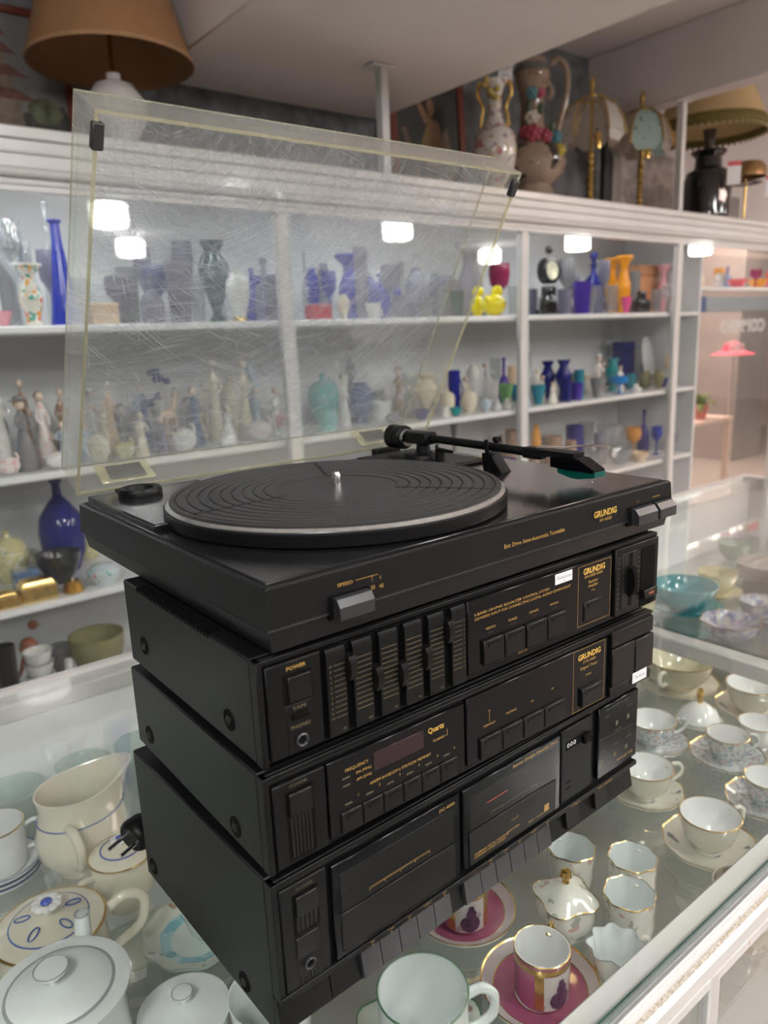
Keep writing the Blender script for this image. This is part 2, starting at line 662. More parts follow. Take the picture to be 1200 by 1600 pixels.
for x in (-.05, .955, 1.95, 2.965, 3.98):
    p = cpart('door_post', MB().box(x - .023, x + .012, CF - .004, CF + .022, -.82, .478, .004), WHITE_PAINT)
    obj('glass_edge', MB().box(x + .012, x + .022, CF + .002, CF + .018, -.82, .478, .001), GLASS_EDGE_PALE, p)
xs = [-.9, -.05, .955, 1.95, 2.965, 3.98, 4.6]
for a, c in zip(xs, xs[1:]):
    cpart('glass_door', MB().box(a + .024, c - .025, CF + .006, CF + .010, -.815, .476), GLASS)
for x, zt in ((1.331, .903), (2.94, 1.043)):
    p = cpart('support_post', MB().box(x - .0145, x + .0145, CF - .004, CF + .025, .612, zt - .004, .002), WHITE_PAINT)
    obj('bracket', MB().box(x - .045, x + .035, CF - .012, CF + .035, zt - .006, zt, .002), WORN_WHITE, p)

# ------------------------------------------------------------------ glass counter
ctr = thing('display_counter', 'long white framed glass counter with china on its inner shelf', 'counter', (0, .3, FZ))


def kpart(name, mb, mat):
    o = obj(name, mb, mat, ctr)
    o.location = (0, -.3, -FZ)
    return o


GZ = -.318
KX0, KX1, KY0, KY1 = -1.3, 2.03, -.118, .705
for a, c in ((KX0, .8105), (.812, KX1)):
    g = kpart('glass_top', MB().box(a, c, KY0 + .0015, KY1, GZ - .008, GZ), GLASS_TOP)
    obj('glass_edge', MB().box(a, c, KY0, KY0 + .0014, GZ - .0085, GZ - .0002), GLASS_EDGE, g)
kpart('front_rail', MB().box(KX0, KX1, -.1135, -.094, GZ - .036, GZ - .0085, .002), WORN_WHITE)
kpart('front_ledge', MB().box(KX0, KX1, -.1325, -.1137, GZ - .036, GZ - .016, .004), WORN_WHITE)
kpart('front_lip', MB().box(KX0, KX1, -.1212, -.1186, GZ - .016, GZ - .0118, .0012), WORN_WHITE)
kpart('worn_strip', MB().box(KX0, KX1, -.1290, -.1255, GZ - .0165, GZ - .0156), solid('worn_brown_paint', (.60, .55, .48), .6, var=.2, scale=300, speck=(500, .55, (.42, .34, .26))))
kpart('cross_beam', MB().box(.797, .825, -.093, .686, GZ - .034, GZ - .0085, .003), WHITE_PAINT)
kpart('back_rail', MB().box(KX0, KX1, .7055, .728, GZ - .034, GZ + .004, .006), WHITE_PAINT)
kpart('back_track', MB().box(KX0, KX1, .687, .705, GZ - .034, GZ - .0085, .002), WHITE_PAINT)
kpart('end_rail', MB().box(KX1, KX1 + .022, -.132, .728, GZ - .034, GZ + .002, .004), WHITE_PAINT)
kpart('back_panel', MB().box(KX0, KX1, .690, .700, -.74, GZ - .034), SHELF_WHITE)
kpart('end_panel', MB().box(KX1, KX1 + .018, -.13, .70, FZ + .04, GZ - .034), WHITE_PAINT)
kpart('glass_shelf', MB().box(KX0, KX1 - .002, -.088, .688, -.508, -.500), MIRROR_SHELF)
kpart('lower_deck', MB().box(KX0, KX1 - .002, -.088, .688, -.76, -.74), DARK_GREY)
kpart('plinth', MB().box(KX0, KX1, -.12, .70, FZ, -.76, .003), WHITE_PAINT)
for x in (-.75, .2985, 1.29):
    kpart('door_stile', MB().box(x - .0115, x + .0015, -.131, -.121, -.76, GZ - .0365, .0015), WHITE_PAINT)
    kpart('door_stile', MB().box(x + .0032, x + .0085, -.129, -.120, -.76, GZ - .0365, .001), WHITE_PAINT)
kpart('door_rail', MB().box(KX0, KX1, -.1305, -.120, GZ - .0480, GZ - .0365, .0015), WORN_WHITE)
for a, c in ((-.73, .286), (.308, 1.27)):
    kpart('glass_door', MB().box(a, c, -.127, -.123, -.755, GZ - .0485), GLASS)

# ------------------------------------------------------------------ hi-fi stack
BLACK = solid('black_plastic', (.0042, .0043, .0048), .42, spec=.22, var=.15, scale=30, bump=.06)
CASE = solid('satin_black_case', (.0058, .0062, .0070), .42, spec=.24, var=.1, scale=20, bump=.08)
GLOSS = solid('gloss_black_panel', (.003, .0033, .0046), .16, spec=.22, var=.1, scale=10)
KEY = solid('charcoal_key', (.027, .027, .031), .30, spec=.5, var=.1, scale=60, bump=.06)
PIT = solid('slot_black', (.003, .003, .003), .7, spec=.1)
GRILLE = solid('dark_grille', (.007, .007, .0075), .5, spec=.3)
PRINT_GOLD = solid('gold_print', (.50, .29, .07), .45, var=.1)
PRINT_BRIGHT = solid('bright_gold_print', (.62, .38, .07), .4, var=.1)
PRINT_DIM = solid('dim_gold_print', (.10, .085, .05), .5, var=.1)
PRINT_RED = solid('red_print', (.45, .05, .03), .5)
LED_RED = solid('dead_red_display', (.020, .007, .010), .12, spec=.5)
STICKER = solid('white_sticker', (.82, .82, .84), .5, var=.03)
INK = solid('pen_ink', (.16, .16, .24), .6)
DECK_TOP = solid('turntable_top', (.010, .010, .0112), .16, spec=.5, var=.15, scale=14, bump=.05, stretch=(1, 6, 1),
                 speck=(260, .72, (.10, .10, .10)))
PLINTH = solid('turntable_plinth', (.0062, .0062, .0070), .38, spec=.30, var=.15, scale=30, bump=.06, speck=(420, .76, (.10, .10, .10)))
RUBBER = solid('rubber_mat', (.026, .026, .027), .46, spec=.45, var=.2, scale=60, bump=.06)
SILVER = solid('turned_aluminium', (.66, .66, .66), .24, metal=.85, var=.12, scale=160)
GREEN = solid('green_stylus_holder', (.0, .085, .065), .3, spec=.5)

mm = .001


class Unit:
    """front-panel coordinates in mm: u to the right, v = height above the turntable top edge (negative), y into the unit"""

    def __init__(s, name, label, x, y, rot, vbase):
        s.v0 = vbase
        s.root = thing(name, label, 'hi-fi unit', (x, y, vbase * mm), rot, 'hi-fi stack')

    def b(s, mb, u0, u1, v0, v1, y0, y1, bev=.0004):
        mb.box(u0 * mm, u1 * mm, y0 * mm, y1 * mm, (min(v0, v1) - s.v0) * mm, (max(v0, v1) - s.v0) * mm, bev)
        return mb

    def part(s, name, u0, u1, v0, v1, y0, y1, mat, bev=.0005, parent=None, label=None):
        o = obj(name, s.b(MB(), u0, u1, v0, v1, y0, y1, bev), mat, parent or s.root)
        if label:
            o['label'] = label
        return o

    def txt(s, mb, body, u, v, size, y, **k):
        w = k.pop('width', None)
        text(mb, body, u * mm, (v - s.v0) * mm, size * mm, y * mm, width=w * mm if w else None, **k)

    def ln(s, mb, u0, v0, u1, v1, w, y):
        line(mb, u0 * mm, (v0 - s.v0) * mm, u1 * mm, (v1 - s.v0) * mm, w * mm, y * mm)

    def jack(s, u, v, y, r=4.6):
        M = Matrix.Translation((u * mm, y * mm, (v - s.v0) * mm)) @ Matrix.Rotation(PI / 2, 4, 'X')
        o = obj('headphone_jack', MB().lathe([(r * mm, 0), (r * mm, .0012), (.82 * r * mm, .0018), (.62 * r * mm, .0012), (.55 * r * mm, -.0006), (0, -.0006)], 24, M=M), KEY, s.root)
        obj('socket', MB().lathe([(.56 * r * mm, .0002), (0, .0002)], 20, M=M), PIT, o)

    def screws(s, pts):
        for y, v in pts:
            M = Matrix.Translation((.0, y, (v - s.v0) * mm)) @ Matrix.Rotation(-PI / 2, 4, 'Y')
            o = obj('case_screw', MB().lathe([(.0075, -.0002), (.0072, .0006), (.0062, .0002), (.0045, .0001), (0, .0001)], 24, M=M), PIT, s.root)
            obj('screw_head', MB().lathe([(.0034, .0002), (.0032, .0011), (.0012, .0013), (.0010, .0008), (0, .0008)], 16, M=M), CASE, o)

    def feet(s, W, D, h=5.):
        for u in (22, W - 22):
            for y in (22, D - 22):
                obj('foot', MB().lathe([(0, 0), (.009, 0), (.010, .001), (.010, h * mm), (0, h * mm)], 16, (u * mm, y * mm, 0)), RUBBER, s.root)


def buttons(U, spans, v0, v1, y0=-3.0, label=True):
    for a, c in spans:
        o = U.part('push_button', a, c, v0, v1, y0, 2.5, KEY2, .0007)
        m = MB()
        U.b(m, a + 4, c - 4, v0 - 2.6, v0 - 3.4, y0 - .15, y0 + .2, 0)
        U.b(m, a + 4, a + 5.2, v0 - 3.4, v0 - 5.6, y0 - .15, y0 + .2, 0)
        obj('moulded_mark', m, PIT, o)['kind'] = 'stuff'


KEY2 = solid('black_button', (.0058, .0056, .0056), .36, spec=.26, var=.1, scale=60, bump=.06)

# ---- amplifier with graphic equaliser
A = Unit('amplifier', 'black equalizer amplifier directly under the turntable, top of the three boxes', -.0074, .0048, -.0081, -118.7)
m = MB()
A.b(m, 0, 410.6, -113.3, -44.7, 8, 219, .0012)
obj('case', m, CASE, A.root)
m = MB()
for k in range(26):
    A.b(m, -.35, 9, -44.45, -47.6, 62 + k * 5.0, 64.4 + k * 5.0, 0)
obj('vent_slots', m, PIT, A.root)['kind'] = 'stuff'
A.part('front_bezel', 0, 410.6, -113.3, -44.7, 3, 8, BLACK)
A.part('top_lip', 0, 410.6, -48.2, -44.7, .2, 3, BLACK)
A.part('side_cheek', -.2, 4.0, -113.3, -44.7, -.5, 8, BLACK)
A.screws([(.186, -91.5), (.042, -97)])
A.feet(410, 215, 5.4)
pw = A.part('power_section', 5.5, 44.3, -110.9, -49.5, -.6, 3, BLACK, .0008)
A.part('button_well', 16.5, 37, -77, -57.5, -.75, 0, PIT, 0)
A.part('power_button', 19.5, 36.4, -76.2, -59.4, -2.2, 0, KEY2, .0008)
A.part('socket_panel', 17.5, 37.2, -110.5, -78, -.9, 0, BLACK, .0004)
A.part('tape_switch', 21, 33.5, -88, -84, -2.2, 0, PIT, .0006)
A.jack(27, -102.8, -.9)
strips = [(47.5, 62), (68, 83), (89.2, 104.5), (110.6, 126), (132, 146.2), (153.7, 167.3)]
A.part('slider_well', 45.5, 168.5, -111, -49.5, 2.3, 3, PIT, 0)
for a, c in strips:
    m = MB()
    m.loft([[(a * mm, y * mm, (v - A.v0) * mm) for y, v in ((2.4, -50.3), (-.3, -50.6), (-1.6, -53.5), (-1.6, -109.5), (-1.2, -110.3), (2.4, -110.6))],
            [(c * mm, y * mm, (v - A.v0) * mm) for y, v in ((2.4, -50.3), (-.3, -50.6), (-1.6, -53.5), (-1.6, -109.5), (-1.2, -110.3), (2.4, -110.6))]])
    obj('scale_strip', m, BLACK, A.root)
for u, v in ((65.3, -66.3), (86.3, -80.5), (107.3, -84.5), (129, -79.5), (150, -66)):
    m = MB()
    m.loft([[((u + du) * mm, y * mm, (v + dv - A.v0) * mm) for du, dv in ((-3, 8.5), (3, 8.5), (3, -8.5), (-3, -8.5))] for y in (2.2,)]
           + [[((u + du) * mm, -4.5 * mm, (v + dv - A.v0) * mm) for du, dv in ((-2.8, 8), (2.8, 8), (2.8, -8), (-2.8, -8))],
              [((u + du) * mm, -6.5 * mm, (v + dv - A.v0) * mm) for du, dv in ((-2.4, 3), (2.4, 3), (2.4, -3), (-2.4, -3))]])
    obj('slider_knob', m, KEY2, A.root)
A.part('display_panel', 170.5, 342.3, -108, -50.6, -.2, 3, GLOSS, .0006)
buttons(A, [(184.6, 206.3), (207.6, 229.8), (232, 255.6), (257, 279.5)], -84.2, -103.6)
buttons(A, [(304.6, 328.4)], -85.2, -102.6, -1.4)
A.part('led_lamp', 191, 197, -80.6, -79.2, -.4, 0, LED_RED, 0)
A.part('led_lamp', 215, 221, -80.6, -79.2, -.4, 0, LED_RED, 0)
A.part('led_lamp', 239.5, 245.5, -80.6, -79.2, -.4, 0, LED_RED, 0)
A.part('led_lamp', 264, 270, -80.6, -79.2, -.4, 0, LED_RED, 0)
st = A.part('price_sticker', 267.4, 288.7, -61.2, -52.4, -.45, -.2, STICKER, .0001, label='small white handwritten sticker')
m = MB()
A.txt(m, 'Funciona', 277.8, -56.0, 3.0, -.5, shear=.35, width=18)
A.txt(m, 'bien', 279, -59.6, 1.4, -.5, shear=.35)
obj('handwriting', m, INK, st)['kind'] = 'stuff'
A.part('volume_block', 346.8, 411.2, -110.2, -48.6, -1.2, 3, BLACK, .0008)
A.part('balance_plate', 355, 377.5, -104.5, -54.3, -1.8, -1, KEY2, .0004)
A.part('balance_slot', 365.6, 370.4, -103.5, -55, -2.0, -1, PIT, 0)
m = MB()
m.loft([[((368 + du) * mm, y * mm, (-80.5 + dv - A.v0) * mm) for du, dv in ((-w, h), (w, h), (w, -h), (-w, -h))] for y, w, h in ((-1.8, 3.6, 13), (-5.5, 3.2, 12), (-8, 2.4, 4))])
obj('balance_knob', m, PIT, A.root)
A.part('volume_slot', 384, 405.6, -109.5, -55, -1.6, -1, PIT, 0)
o = A.part('volume_knob', 384.8, 405, -101.5, -93, -6, -1.2, KEY2, .0008)
A.part('pointer', 391, 399, -98.2, -96, -6.2, -5.9, solid('faded_red', (.30, .07, .04), .5), 0, o)
# printing
m = MB()
A.txt(m, 'POWER', 26.5, -54.2, 2.5, -.65, width=13.5)
A.txt(m, '5-BAND GRAPHIC EQUALIZER CONTROL SYSTEM', 177.3, -62.3, 2.1, -.25, align='LEFT', width=83)
A.txt(m, 'CD/VIDEO INPUT FOR CONNECTING DIGITAL AUDIO COMPONENT', 177.3, -65.9, 2.1, -.25, align='LEFT', width=109.5)
for s_, u in (('VIDEO', 194), ('TUNER', 218), ('CD/AUX', 242.5), ('PHONO', 267)):
    A.txt(m, s_, u, -76.2, 1.9, -.25, width=10.5)
A.txt(m, 'SELECTOR', 229.5, -105.8, 1.6, -.25)
A.txt(m, 'EA1000-4000', 317.2, -63.4, 2.5, -.25, width=24, shear=.15)
A.txt(m, 'Equalizer', 317, -68.6, 2.5, -.25)
A.txt(m, 'Amplifier', 317, -72.4, 2.5, -.25)
A.txt(m, 'TAPE', 317, -76.8, 1.5, -.25)
for q in ((297, -53.2, 341, -53.2), (297, -105.4, 341, -105.4), (297, -53.2, 297, -105.4), (341, -53.2, 341, -105.4)):
    A.ln(m, *q, .28, -.25)
obj('gold_lettering', m, PRINT_GOLD, A.root)['kind'] = 'stuff'
m = MB()
A.txt(m, 'GRUNDIG', 318, -58.6, 5.0, -.28, width=29, bold=.045)
obj('maker_lettering', m, PRINT_BRIGHT, A.root)['kind'] = 'stuff'
m = MB()
for i, (a, c) in enumerate(strips):
    for k in range(11):
        A.ln(m, a + (5.2 if i == 0 else 1.5), -62 - k * 3.55, c - (3.6 if i == 5 else .6), -62 - k * 3.55, .38, -1.65)
    A.txt(m, ('63', '250', '1K', '4K', '12K', '')[i], c - 3.2, -106.6, 1.7, -1.65)
for k, s_ in enumerate(('10', '8', '6', '4', '2', '0', '2', '4', '6', '8', '10')):
    A.txt(m, s_, 50.3, -62 - k * 3.55, 1.7, -1.65)
    A.txt(m, s_, 165.7, -62 - k * 3.55, 1.4, -1.65)
A.txt(m, 'TAPE', 27, -80.6, 2.1, -.95, width=10)
A.txt(m, 'PHONES', 27, -93, 2.3, -.95, width=14)
for k in range(11):
    A.ln(m, 350, -57 - k * 4.6, 353, -57 - k * 4.6, .4, -1.25)
    A.ln(m, 379.5, -57 - k * 4.6, 382.4, -57 - k * 4.6, .4, -1.25)
obj('scale_print', m, solid('scale_print_grey_gold', (.17, .135, .07), .5), A.root)['kind'] = 'stuff'

# ---- tuner
T = Unit('tuner', 'black digital tuner in the middle of the boxes, dark red display window', -.0093, .0043, -.0054, -192.0)
m = MB()
T.b(m, 0, 410.6, -186.6, -119.2, 8, 220, .0012)
obj('case', m, CASE, T.root)
T.part('front_bezel', 0, 410.6, -186.6, -119.2, 3, 8, BLACK)
T.part('top_lip', 0, 410.6, -122, -119.2, -.3, 3, BLACK)
T.part('top_lip', 0, 410.6, -125.2, -122.6, .6, 3, BLACK)
T.part('side_cheek', -.2, 4.0, -186.6, -119.2, -.5, 8, BLACK)
T.screws([(.192, -170), (.044, -174.5)])
T.feet(410, 215, 5.4)
T.part('power_section', 5.5, 44, -185, -127.3, -.6, 3, BLACK, .0008)
T.part('button_well', 14.2, 34.4, -183, -133.8, -.75, 0, PIT, 0)
T.part('power_button', 15.6, 32.8, -151.5, -135.2, -3, 0, KEY2, .0008)
for k in range(6):
    T.part('grille_rib', 16.2 + k * 2.7, 18.3 + k * 2.7, -180.5, -152.5, -1.4, 0, GRILLE, .0003)
T.part('display_panel', 45.7, 167.6, -182.8, -127.6, -.2, 3, GLOSS, .0006)
T.part('display_window', 83, 127.6, -148, -134.3, -.35, 0, LED_RED, .0002, label='dark red unlit display window')
bb = [53.5, 71.5, 89.3, 106.9, 124, 141.7, 159.4]
buttons(T, [(a + .35, c - .35) for a, c in zip(bb, bb[1:])], -166.6, -182.2, -1.8)
T.part('control_panel', 170, 341.3, -181, -126, -.2, 3, GLOSS, .0006)
buttons(T, [(182.5, 205.8), (206.8, 229.9), (231.2, 255.4), (256.7, 282.6)], -162.6, -180.5, -2.6)
buttons(T, [(304.4, 333)], -163, -180, -3.4)
T.part('tuning_top_strip', 347.4, 411, -139, -124.2, -1.2, 3, BLACK, .0006)
T.part('tuning_button', 347.6, 381.4, -175.6, -140, -2.2, 3, KEY2, .0008)
T.part('tuning_button', 383, 411.4, -173.5, -140.8, -2.2, 3, KEY2, .0008)
T.part('tuning_base_strip', 346, 408.6, -185.2, -176.4, -1.6, 3, BLACK, .0006)
st = T.part('price_sticker', 378.4, 400.6, -182.4, -172.3, -2.75, -2.25, STICKER, .0001, label='small lilac-white sticker on the right corner')
m = MB()
T.txt(m, 'Funciona', 389.5, -177.2, 2.6, -2.8, shear=.3, width=15)
obj('handwriting', m, INK, st)['kind'] = 'stuff'
m = MB()
T.txt(m, 'FREQUENCY', 69, -137.8, 2.3, -.25, width=19)
T.txt(m, 'FM (MHz)', 74.5, -142.8, 2.0, -.25, width=12.5)
T.txt(m, 'AM (kHz)', 74.5, -147.8, 2.0, -.25, width=12.5)
T.txt(m, 'TUNING', 141.5, -146.4, 2.0, -.25, width=11)
T.ln(m, 148, -146.4, 150.2, -146.4, .3, -.25)
T.ln(m, 150.2, -146.4, 150.2, -141.5, .3, -.25)
T.txt(m, 'AM/FM RANDOM 6 STATION MEMORY', 106.4, -155.3, 2.2, -.25, width=55)
for k in range(6):
    T.txt(m, str(k + 1), (69, 87, 104.8, 122.5, 140.1, 157)[k], -159.4, 2.0, -.25)
T.txt(m, 'MEMORY', 194, -154.5, 1.9, -.25, width=13)
T.ln(m, 194, -152.5, 194, -143, .35, -.25)
T.ln(m, 192.6, -143, 195.4, -143, .35, -.25)
T.txt(m, 'MUTING', 218.4, -152.5, 1.9, -.25, width=12)
T.txt(m, 'AM', 243, -152.5, 1.7, -.25)
T.txt(m, 'FM', 268, -150, 1.7, -.25)
T.txt(m, 'DT5-4000', 316.5, -139.8, 2.4, -.25, width=17)
T.txt(m, 'Digital Tuner', 316.5, -144.8, 2.5, -.25, width=24)
T.txt(m, 'STEREO', 316, -152.6, 1.6, -.25)
for q in ((295.2, -126.9, 338, -126.9), (295.2, -182.8, 338, -182.8), (295.2, -126.9, 295.2, -182.8), (338, -126.9, 338, -182.8)):
    T.ln(m, *q, .28, -.25)
obj('gold_lettering', m, PRINT_GOLD, T.root)['kind'] = 'stuff'
m = MB()
T.txt(m, 'GRUNDIG', 316.6, -134.2, 5.0, -.28, width=31, bold=.045)
T.txt(m, 'Quartz', 139.4, -137.0, 4.2, -.28, width=15.5, bold=.03)
obj('maker_lettering', m, PRINT_BRIGHT, T.root)['kind'] = 'stuff'
m = MB()
T.txt(m, 'POWER', 24, -130.8, 2.2, -.65, width=13)
for k in range(6):
    T.ln(m, 58 + k * 17.6, -162.2, 64 + k * 17.6, -162.2, 1.2, -.25)
T.ln(m, 57, -143, 63, -143, 1.2, -.25)
T.ln(m, 57, -148.5, 63, -148.5, 1.2, -.25)
T.txt(m, 'DOWN', 354, -135.5, 1.5, -1.25)
T.txt(m, 'TUNING', 382, -131, 1.5, -1.25)
obj('dim_lettering', m, PRINT_DIM, T.root)['kind'] = 'stuff'

# ---- double cassette deck
D = Unit('cassette_deck', 'black double cassette deck with piano keys, bottom of the stack on glass', -.009, .006, .022, -317.8)
m = MB()
D.b(m, 0, 411.5, -314.8, -195.2, 9, 222, .0012)
obj('case', m, CASE, D.root)
D.part('front_bezel', 0, 411.5, -282, -195.2, 3, 9, BLACK)
D.part('top_lip', 0, 411.5, -198, -195.2, -.3, 3, BLACK)
D.part('top_lip', 0, 411.5, -201.6, -198.8, .8, 3, BLACK)
D.part('side_cheek', -.2, 4.2, -282, -195.2, -.5, 9, BLACK)
D.screws([(.206, -300), (.050, -303)])
D.feet(411, 218, 3.2)
D.part('power_section', 5, 41, -282, -201.8, -.6, 3, BLACK, .0008)
D.part('button_well', 13.8, 34, -240, -209.6, -.75, 0, PIT, 0)
D.part('power_button', 15.6, 32.8, -226, -211, -3, 0, KEY2, .0008)
for k in range(5):
    D.part('grille_rib', 16 + k * 3.3, 18.7 + k * 3.3, -238.4, -227.4, -1.2, 0, GRILLE, .0003)
D.part('blank_plate', 14.2, 32.4, -257.6, -242, -1.8, 0, KEY2, .0006)
D.part('socket_panel', 14.2, 33, -279.5, -258.6, -.8, 0, BLACK, .0004)
D.jack(23.6, -265.8, -.8)
for k in range(6):
    D.part('grille_rib', 16 + k * 2.7, 18 + k * 2.7, -279, -272.6, -1.3, -.4, GRILLE, .0003)
WIN = pane('smoked_window', (.16, .16, .16), .05, .05)
for nm, a, c, lab in (('cassette_door', 45.2, 166.2, 'left cassette door'), ('cassette_door', 170, 290.4, 'right cassette door')):
    d = D.part(nm, a, c, -279 if a < 100 else -275.5, -204.6, -1.0, 3, GLOSS, .0008, label=lab)
    D.part('window', a + 6.4, c - 7.4, -243.4, -213.6, -1.35, -.9, solid('smoked_glass', (.010, .010, .010), .22, spec=.22, var=.25, scale=14), .0003, d)
    D.part('lower_flap', a + 5.2, c - 6.4, -274.2, -244.2, -2.0, -.9, KEY2, .0005, d)
D.part('counter_panel', 293, 336.8, -274.2, -203.4, -.6, 3, BLACK, .0006)
o = D.part('tape_counter', 298.8, 319.4, -224, -216, -.9, -.5, PIT, 0)
m = MB()
D.txt(m, '000', 306.4, -219.6, 4.2, -1.0, width=12.5, space=1.15)
obj('digits', m, STICKER, o)['kind'] = 'stuff'
D.part('counter_reset', 322, 334, -226, -217.6, -4.5, -.4, PIT, .0012)
D.part('latch_hole', 300, 306, -256.6, -255, -.75, -.4, PIT, 0)
D.part('latch_hole', 300, 306, -263, -261.4, -.75, -.4, PIT, 0)
D.part('level_panel', 347.4, 411.6, -274, -202.6, -1.0, 3, GLOSS, .0008)
D.part('key_ledge', 0, 412, -284.6, -279.6, -2.0, 8, BLACK, .0006)
m = MB()
m.loft([[(u * mm, y * mm, (v - D.v0) * mm) for y, v in ((9.2, -284.6), (6.5, -284.6), (1.6, -309.5), (3.0, -311.5), (9.2, -311.5))] for u in (0, 41.0)])
m.loft([[(u * mm, y * mm, (v - D.v0) * mm) for y, v in ((9.2, -284.6), (6.5, -284.6), (1.6, -309.5), (3.0, -311.5), (9.2, -311.5))] for u in (42.0, 411.5)])
obj('key_skirt', m, BLACK, D.root)


def piano(a, c, v0=-288.4, v1=-308.6):
    m = MB()
    m.loft([[(u * mm, y * mm, (v - D.v0) * mm) for y, v in ((6, v0 + .6), (1.6, v0), (-1.6, v1 + 1.2), (-.4, v1), (2.6, v1))] for u in (a + .35, c - .35)])
    obj('piano_key', m, KEY, D.root, ang=25)


kb = [67, 84.7, 102.8, 120.6, 138.0, 155.8]
for a, c in zip(kb, kb[1:]):
    piano(a, c)
kb = [171.4, 190.4, 208.4, 226.3, 244.2, 261.8, 279.8]
for a, c in zip(kb, kb[1:]):
    piano(a, c)
for a, c in ((302.6, 321), (346.4, 365)):
    m = MB()
    m.loft([[(u * mm, y * mm, (v - D.v0) * mm) for y, v in ((5.5, -287), (1.2, -287.2), (-.8, -304), (.2, -305), (2.4, -305))] for u in (a, c)])
    obj('push_button', m, KEY2, D.root, ang=25)
m = MB()
D.txt(m, 'DC-4000', 152.5, -210, 2.6, -1.05, width=16)
D.txt(m, 'Stereo Double Cassette Deck', 257, -208.6, 2.6, -1.05, width=59, shear=.15)
D.txt(m, 'DUBBING: METAL POSITION', 201, -266.0, 2.0, -2.05, width=40)
D.txt(m, 'SYNCHRO START SYSTEM', 199, -268.8, 2.0, -2.05, width=37)
D.txt(m, 'HIGH SPEED', 227, -264.8, 1.7, -2.05, width=16)
D.ln(m, 224, -256.6, 233, -256.6, .35, -2.05)
D.txt(m, 'o', 232.5, -255.2, 1.5, -2.05, bold=.06)
D.txt(m, 'REC / PLAY', 257, -269, 1.7, -2.05, width=20)
for k in range(4):
    D.ln(m, 268.5 + k * 1.6, -269.2, 268.5 + k * 1.6, -262.4, 1.2, -2.05)
lab = ['REW', 'F.FWD', 'PLAY', 'STOP/EJECT', 'PAUSE']
for k, u in enumerate((75.7, 93.2, 110.8, 129.4, 147)):
    D.txt(m, lab[k], u, -280.9, 1.15, -2.05)
    D.txt(m, ('\u00ab', '\u00bb', '>', '\u00ac', 'II')[k], u, -283.1, 1.6, -2.05, bold=.05)
for k, u in enumerate((199.5, 217.9, 235.5, 254, 272.5)):
    D.txt(m, lab[k], u, -280.9, 1.15, -2.05)
    D.txt(m, ('\u00ab', '\u00bb', '>', '\u00ac', 'II')[k], u, -283.1, 1.6, -2.05, bold=.05)
D.txt(m, 'DUBBING', 313, -282.2, 1.5, -2.05, width=13)
D.txt(m, 'HIGH / NORMAL', 359, -282.4, 1.7, -2.05, width=24)
for k in range(41):
    D.ln(m, 76 + k * 1.43, -236.4, 76 + k * 1.43, -238.2 - (1.4 if k % 10 == 0 else 0), .35, -1.4)
D.txt(m, 'DOLBY NR', 392, -266.4, 2.2, -1.05, width=26)
obj('gold_lettering', m, PRINT_GOLD, D.root)['kind'] = 'stuff'
m = MB()
for k in range(41):
    D.ln(m, 201 + k * 1.43, -236.4, 201 + k * 1.43, -238.2 - (1.4 if k % 10 == 0 else 0), .35, -1.4)
D.txt(m, 'POWER', 23.6, -206.4, 2.2, -.65, width=13)
D.txt(m, 'RECORDING LEVEL', 378, -207, 1.6, -1.05, width=38)
D.txt(m, 'LEFT', 361, -214, 1.6, -1.05)
D.txt(m, 'NORMAL', 398, -215.5, 1.6, -1.05)
D.ln(m, 349, -234.2, 405, -237.6, .3, -1.05)
D.txt(m, 'TAPE SELECT', 379, -233.4, 1.5, -1.05)
for u, s_ in ((356, 'CrO'), (377, 'METAL'), (397, 'NORMAL')):
    D.txt(m, s_, u, -247.6, 1.6, -1.05)
for u, v in ((354.8, -258.3), (374.3, -258), (393.7, -257.5), (376.5, -226.2), (395.2, -226.3)):
    D.ln(m, u - 1.8, v, u + 1.8, v, 4.6, -1.05)
obj('dim_lettering', m, PRINT_DIM, D.root)['kind'] = 'stuff'
m = MB()
D.ln(m, 196, -226.6, 221, -226.6, .7, -1.4)
D.txt(m, 'o', 181, -281.6, 1.6, -2.05, bold=.08)
obj('red_marks', m, PRINT_RED, D.root)['kind'] = 'stuff'

# ---- turntable
tt = thing('turntable', 'black turntable with open scratched clear lid, on top of the stack', 'turntable', (0, 0, -.0447))
TZ = .0447


def tpart(name, mb, mat, parent=None, label=None, ang=38.):
    o = obj(name, mb, mat, parent or tt, ang=ang)
    if parent is None:
        o.location = (0, 0, TZ)
    if label:
        o['label'] = label
    return o


TW, TD = .42, .338


def rect(ins, z):
    return [(ins, ins, z), (TW - ins, ins, z), (TW - ins, TD - ins, z), (ins, TD - ins, z)]


tpart('plinth', MB().loft([rect(.0035, -.0409), rect(.0012, -.0270), rect(-.0012, -.0262), rect(-.0008, -.0250), rect(.0006, -.0012), rect(.0018, 0)]), PLINTH, ang=15)
tpart('base_tray', MB().box(.016, TW - .016, .016, TD - .02, -.0447, -.0405, .001), PIT)
tpart('top_plate', MB().box(.0045, TW - .0045, .0065, TD - .004, -.0005, .0012, .0008), DECK_TOP)
tpart('corner_plate', MB().box(.007, .115, .176, .332, .0005, .0062, .001), DECK_TOP)
tpart('adapter_well', MB().lathe([(.0195, .006), (.0195, .0105), (.0180, .0130), (.0125, .0125), (.0110, .0070), (0, .0070)], 32, (.045, .302, 0)), BLACK)
PC = (.1562, .1490)
tpart('platter', MB().lathe([(.128, .0015), (.1400, .0018), (.1412, .0030), (.1412, .0112), (.1404, .0120), (0, .0120)], 96, (*PC, 0)), BLACK)
tpart('platter_rim', MB().lathe([(.1380, .0119), (.1396, .0122), (.1398, .0132), (.1376, .0150), (.1345, .0155), (.12, .0155)], 96, (*PC, 0)), SILVER, ang=20)
prof = [(.1366, .0150), (.1366, .0162), (.1356, .0168)]
r = .132
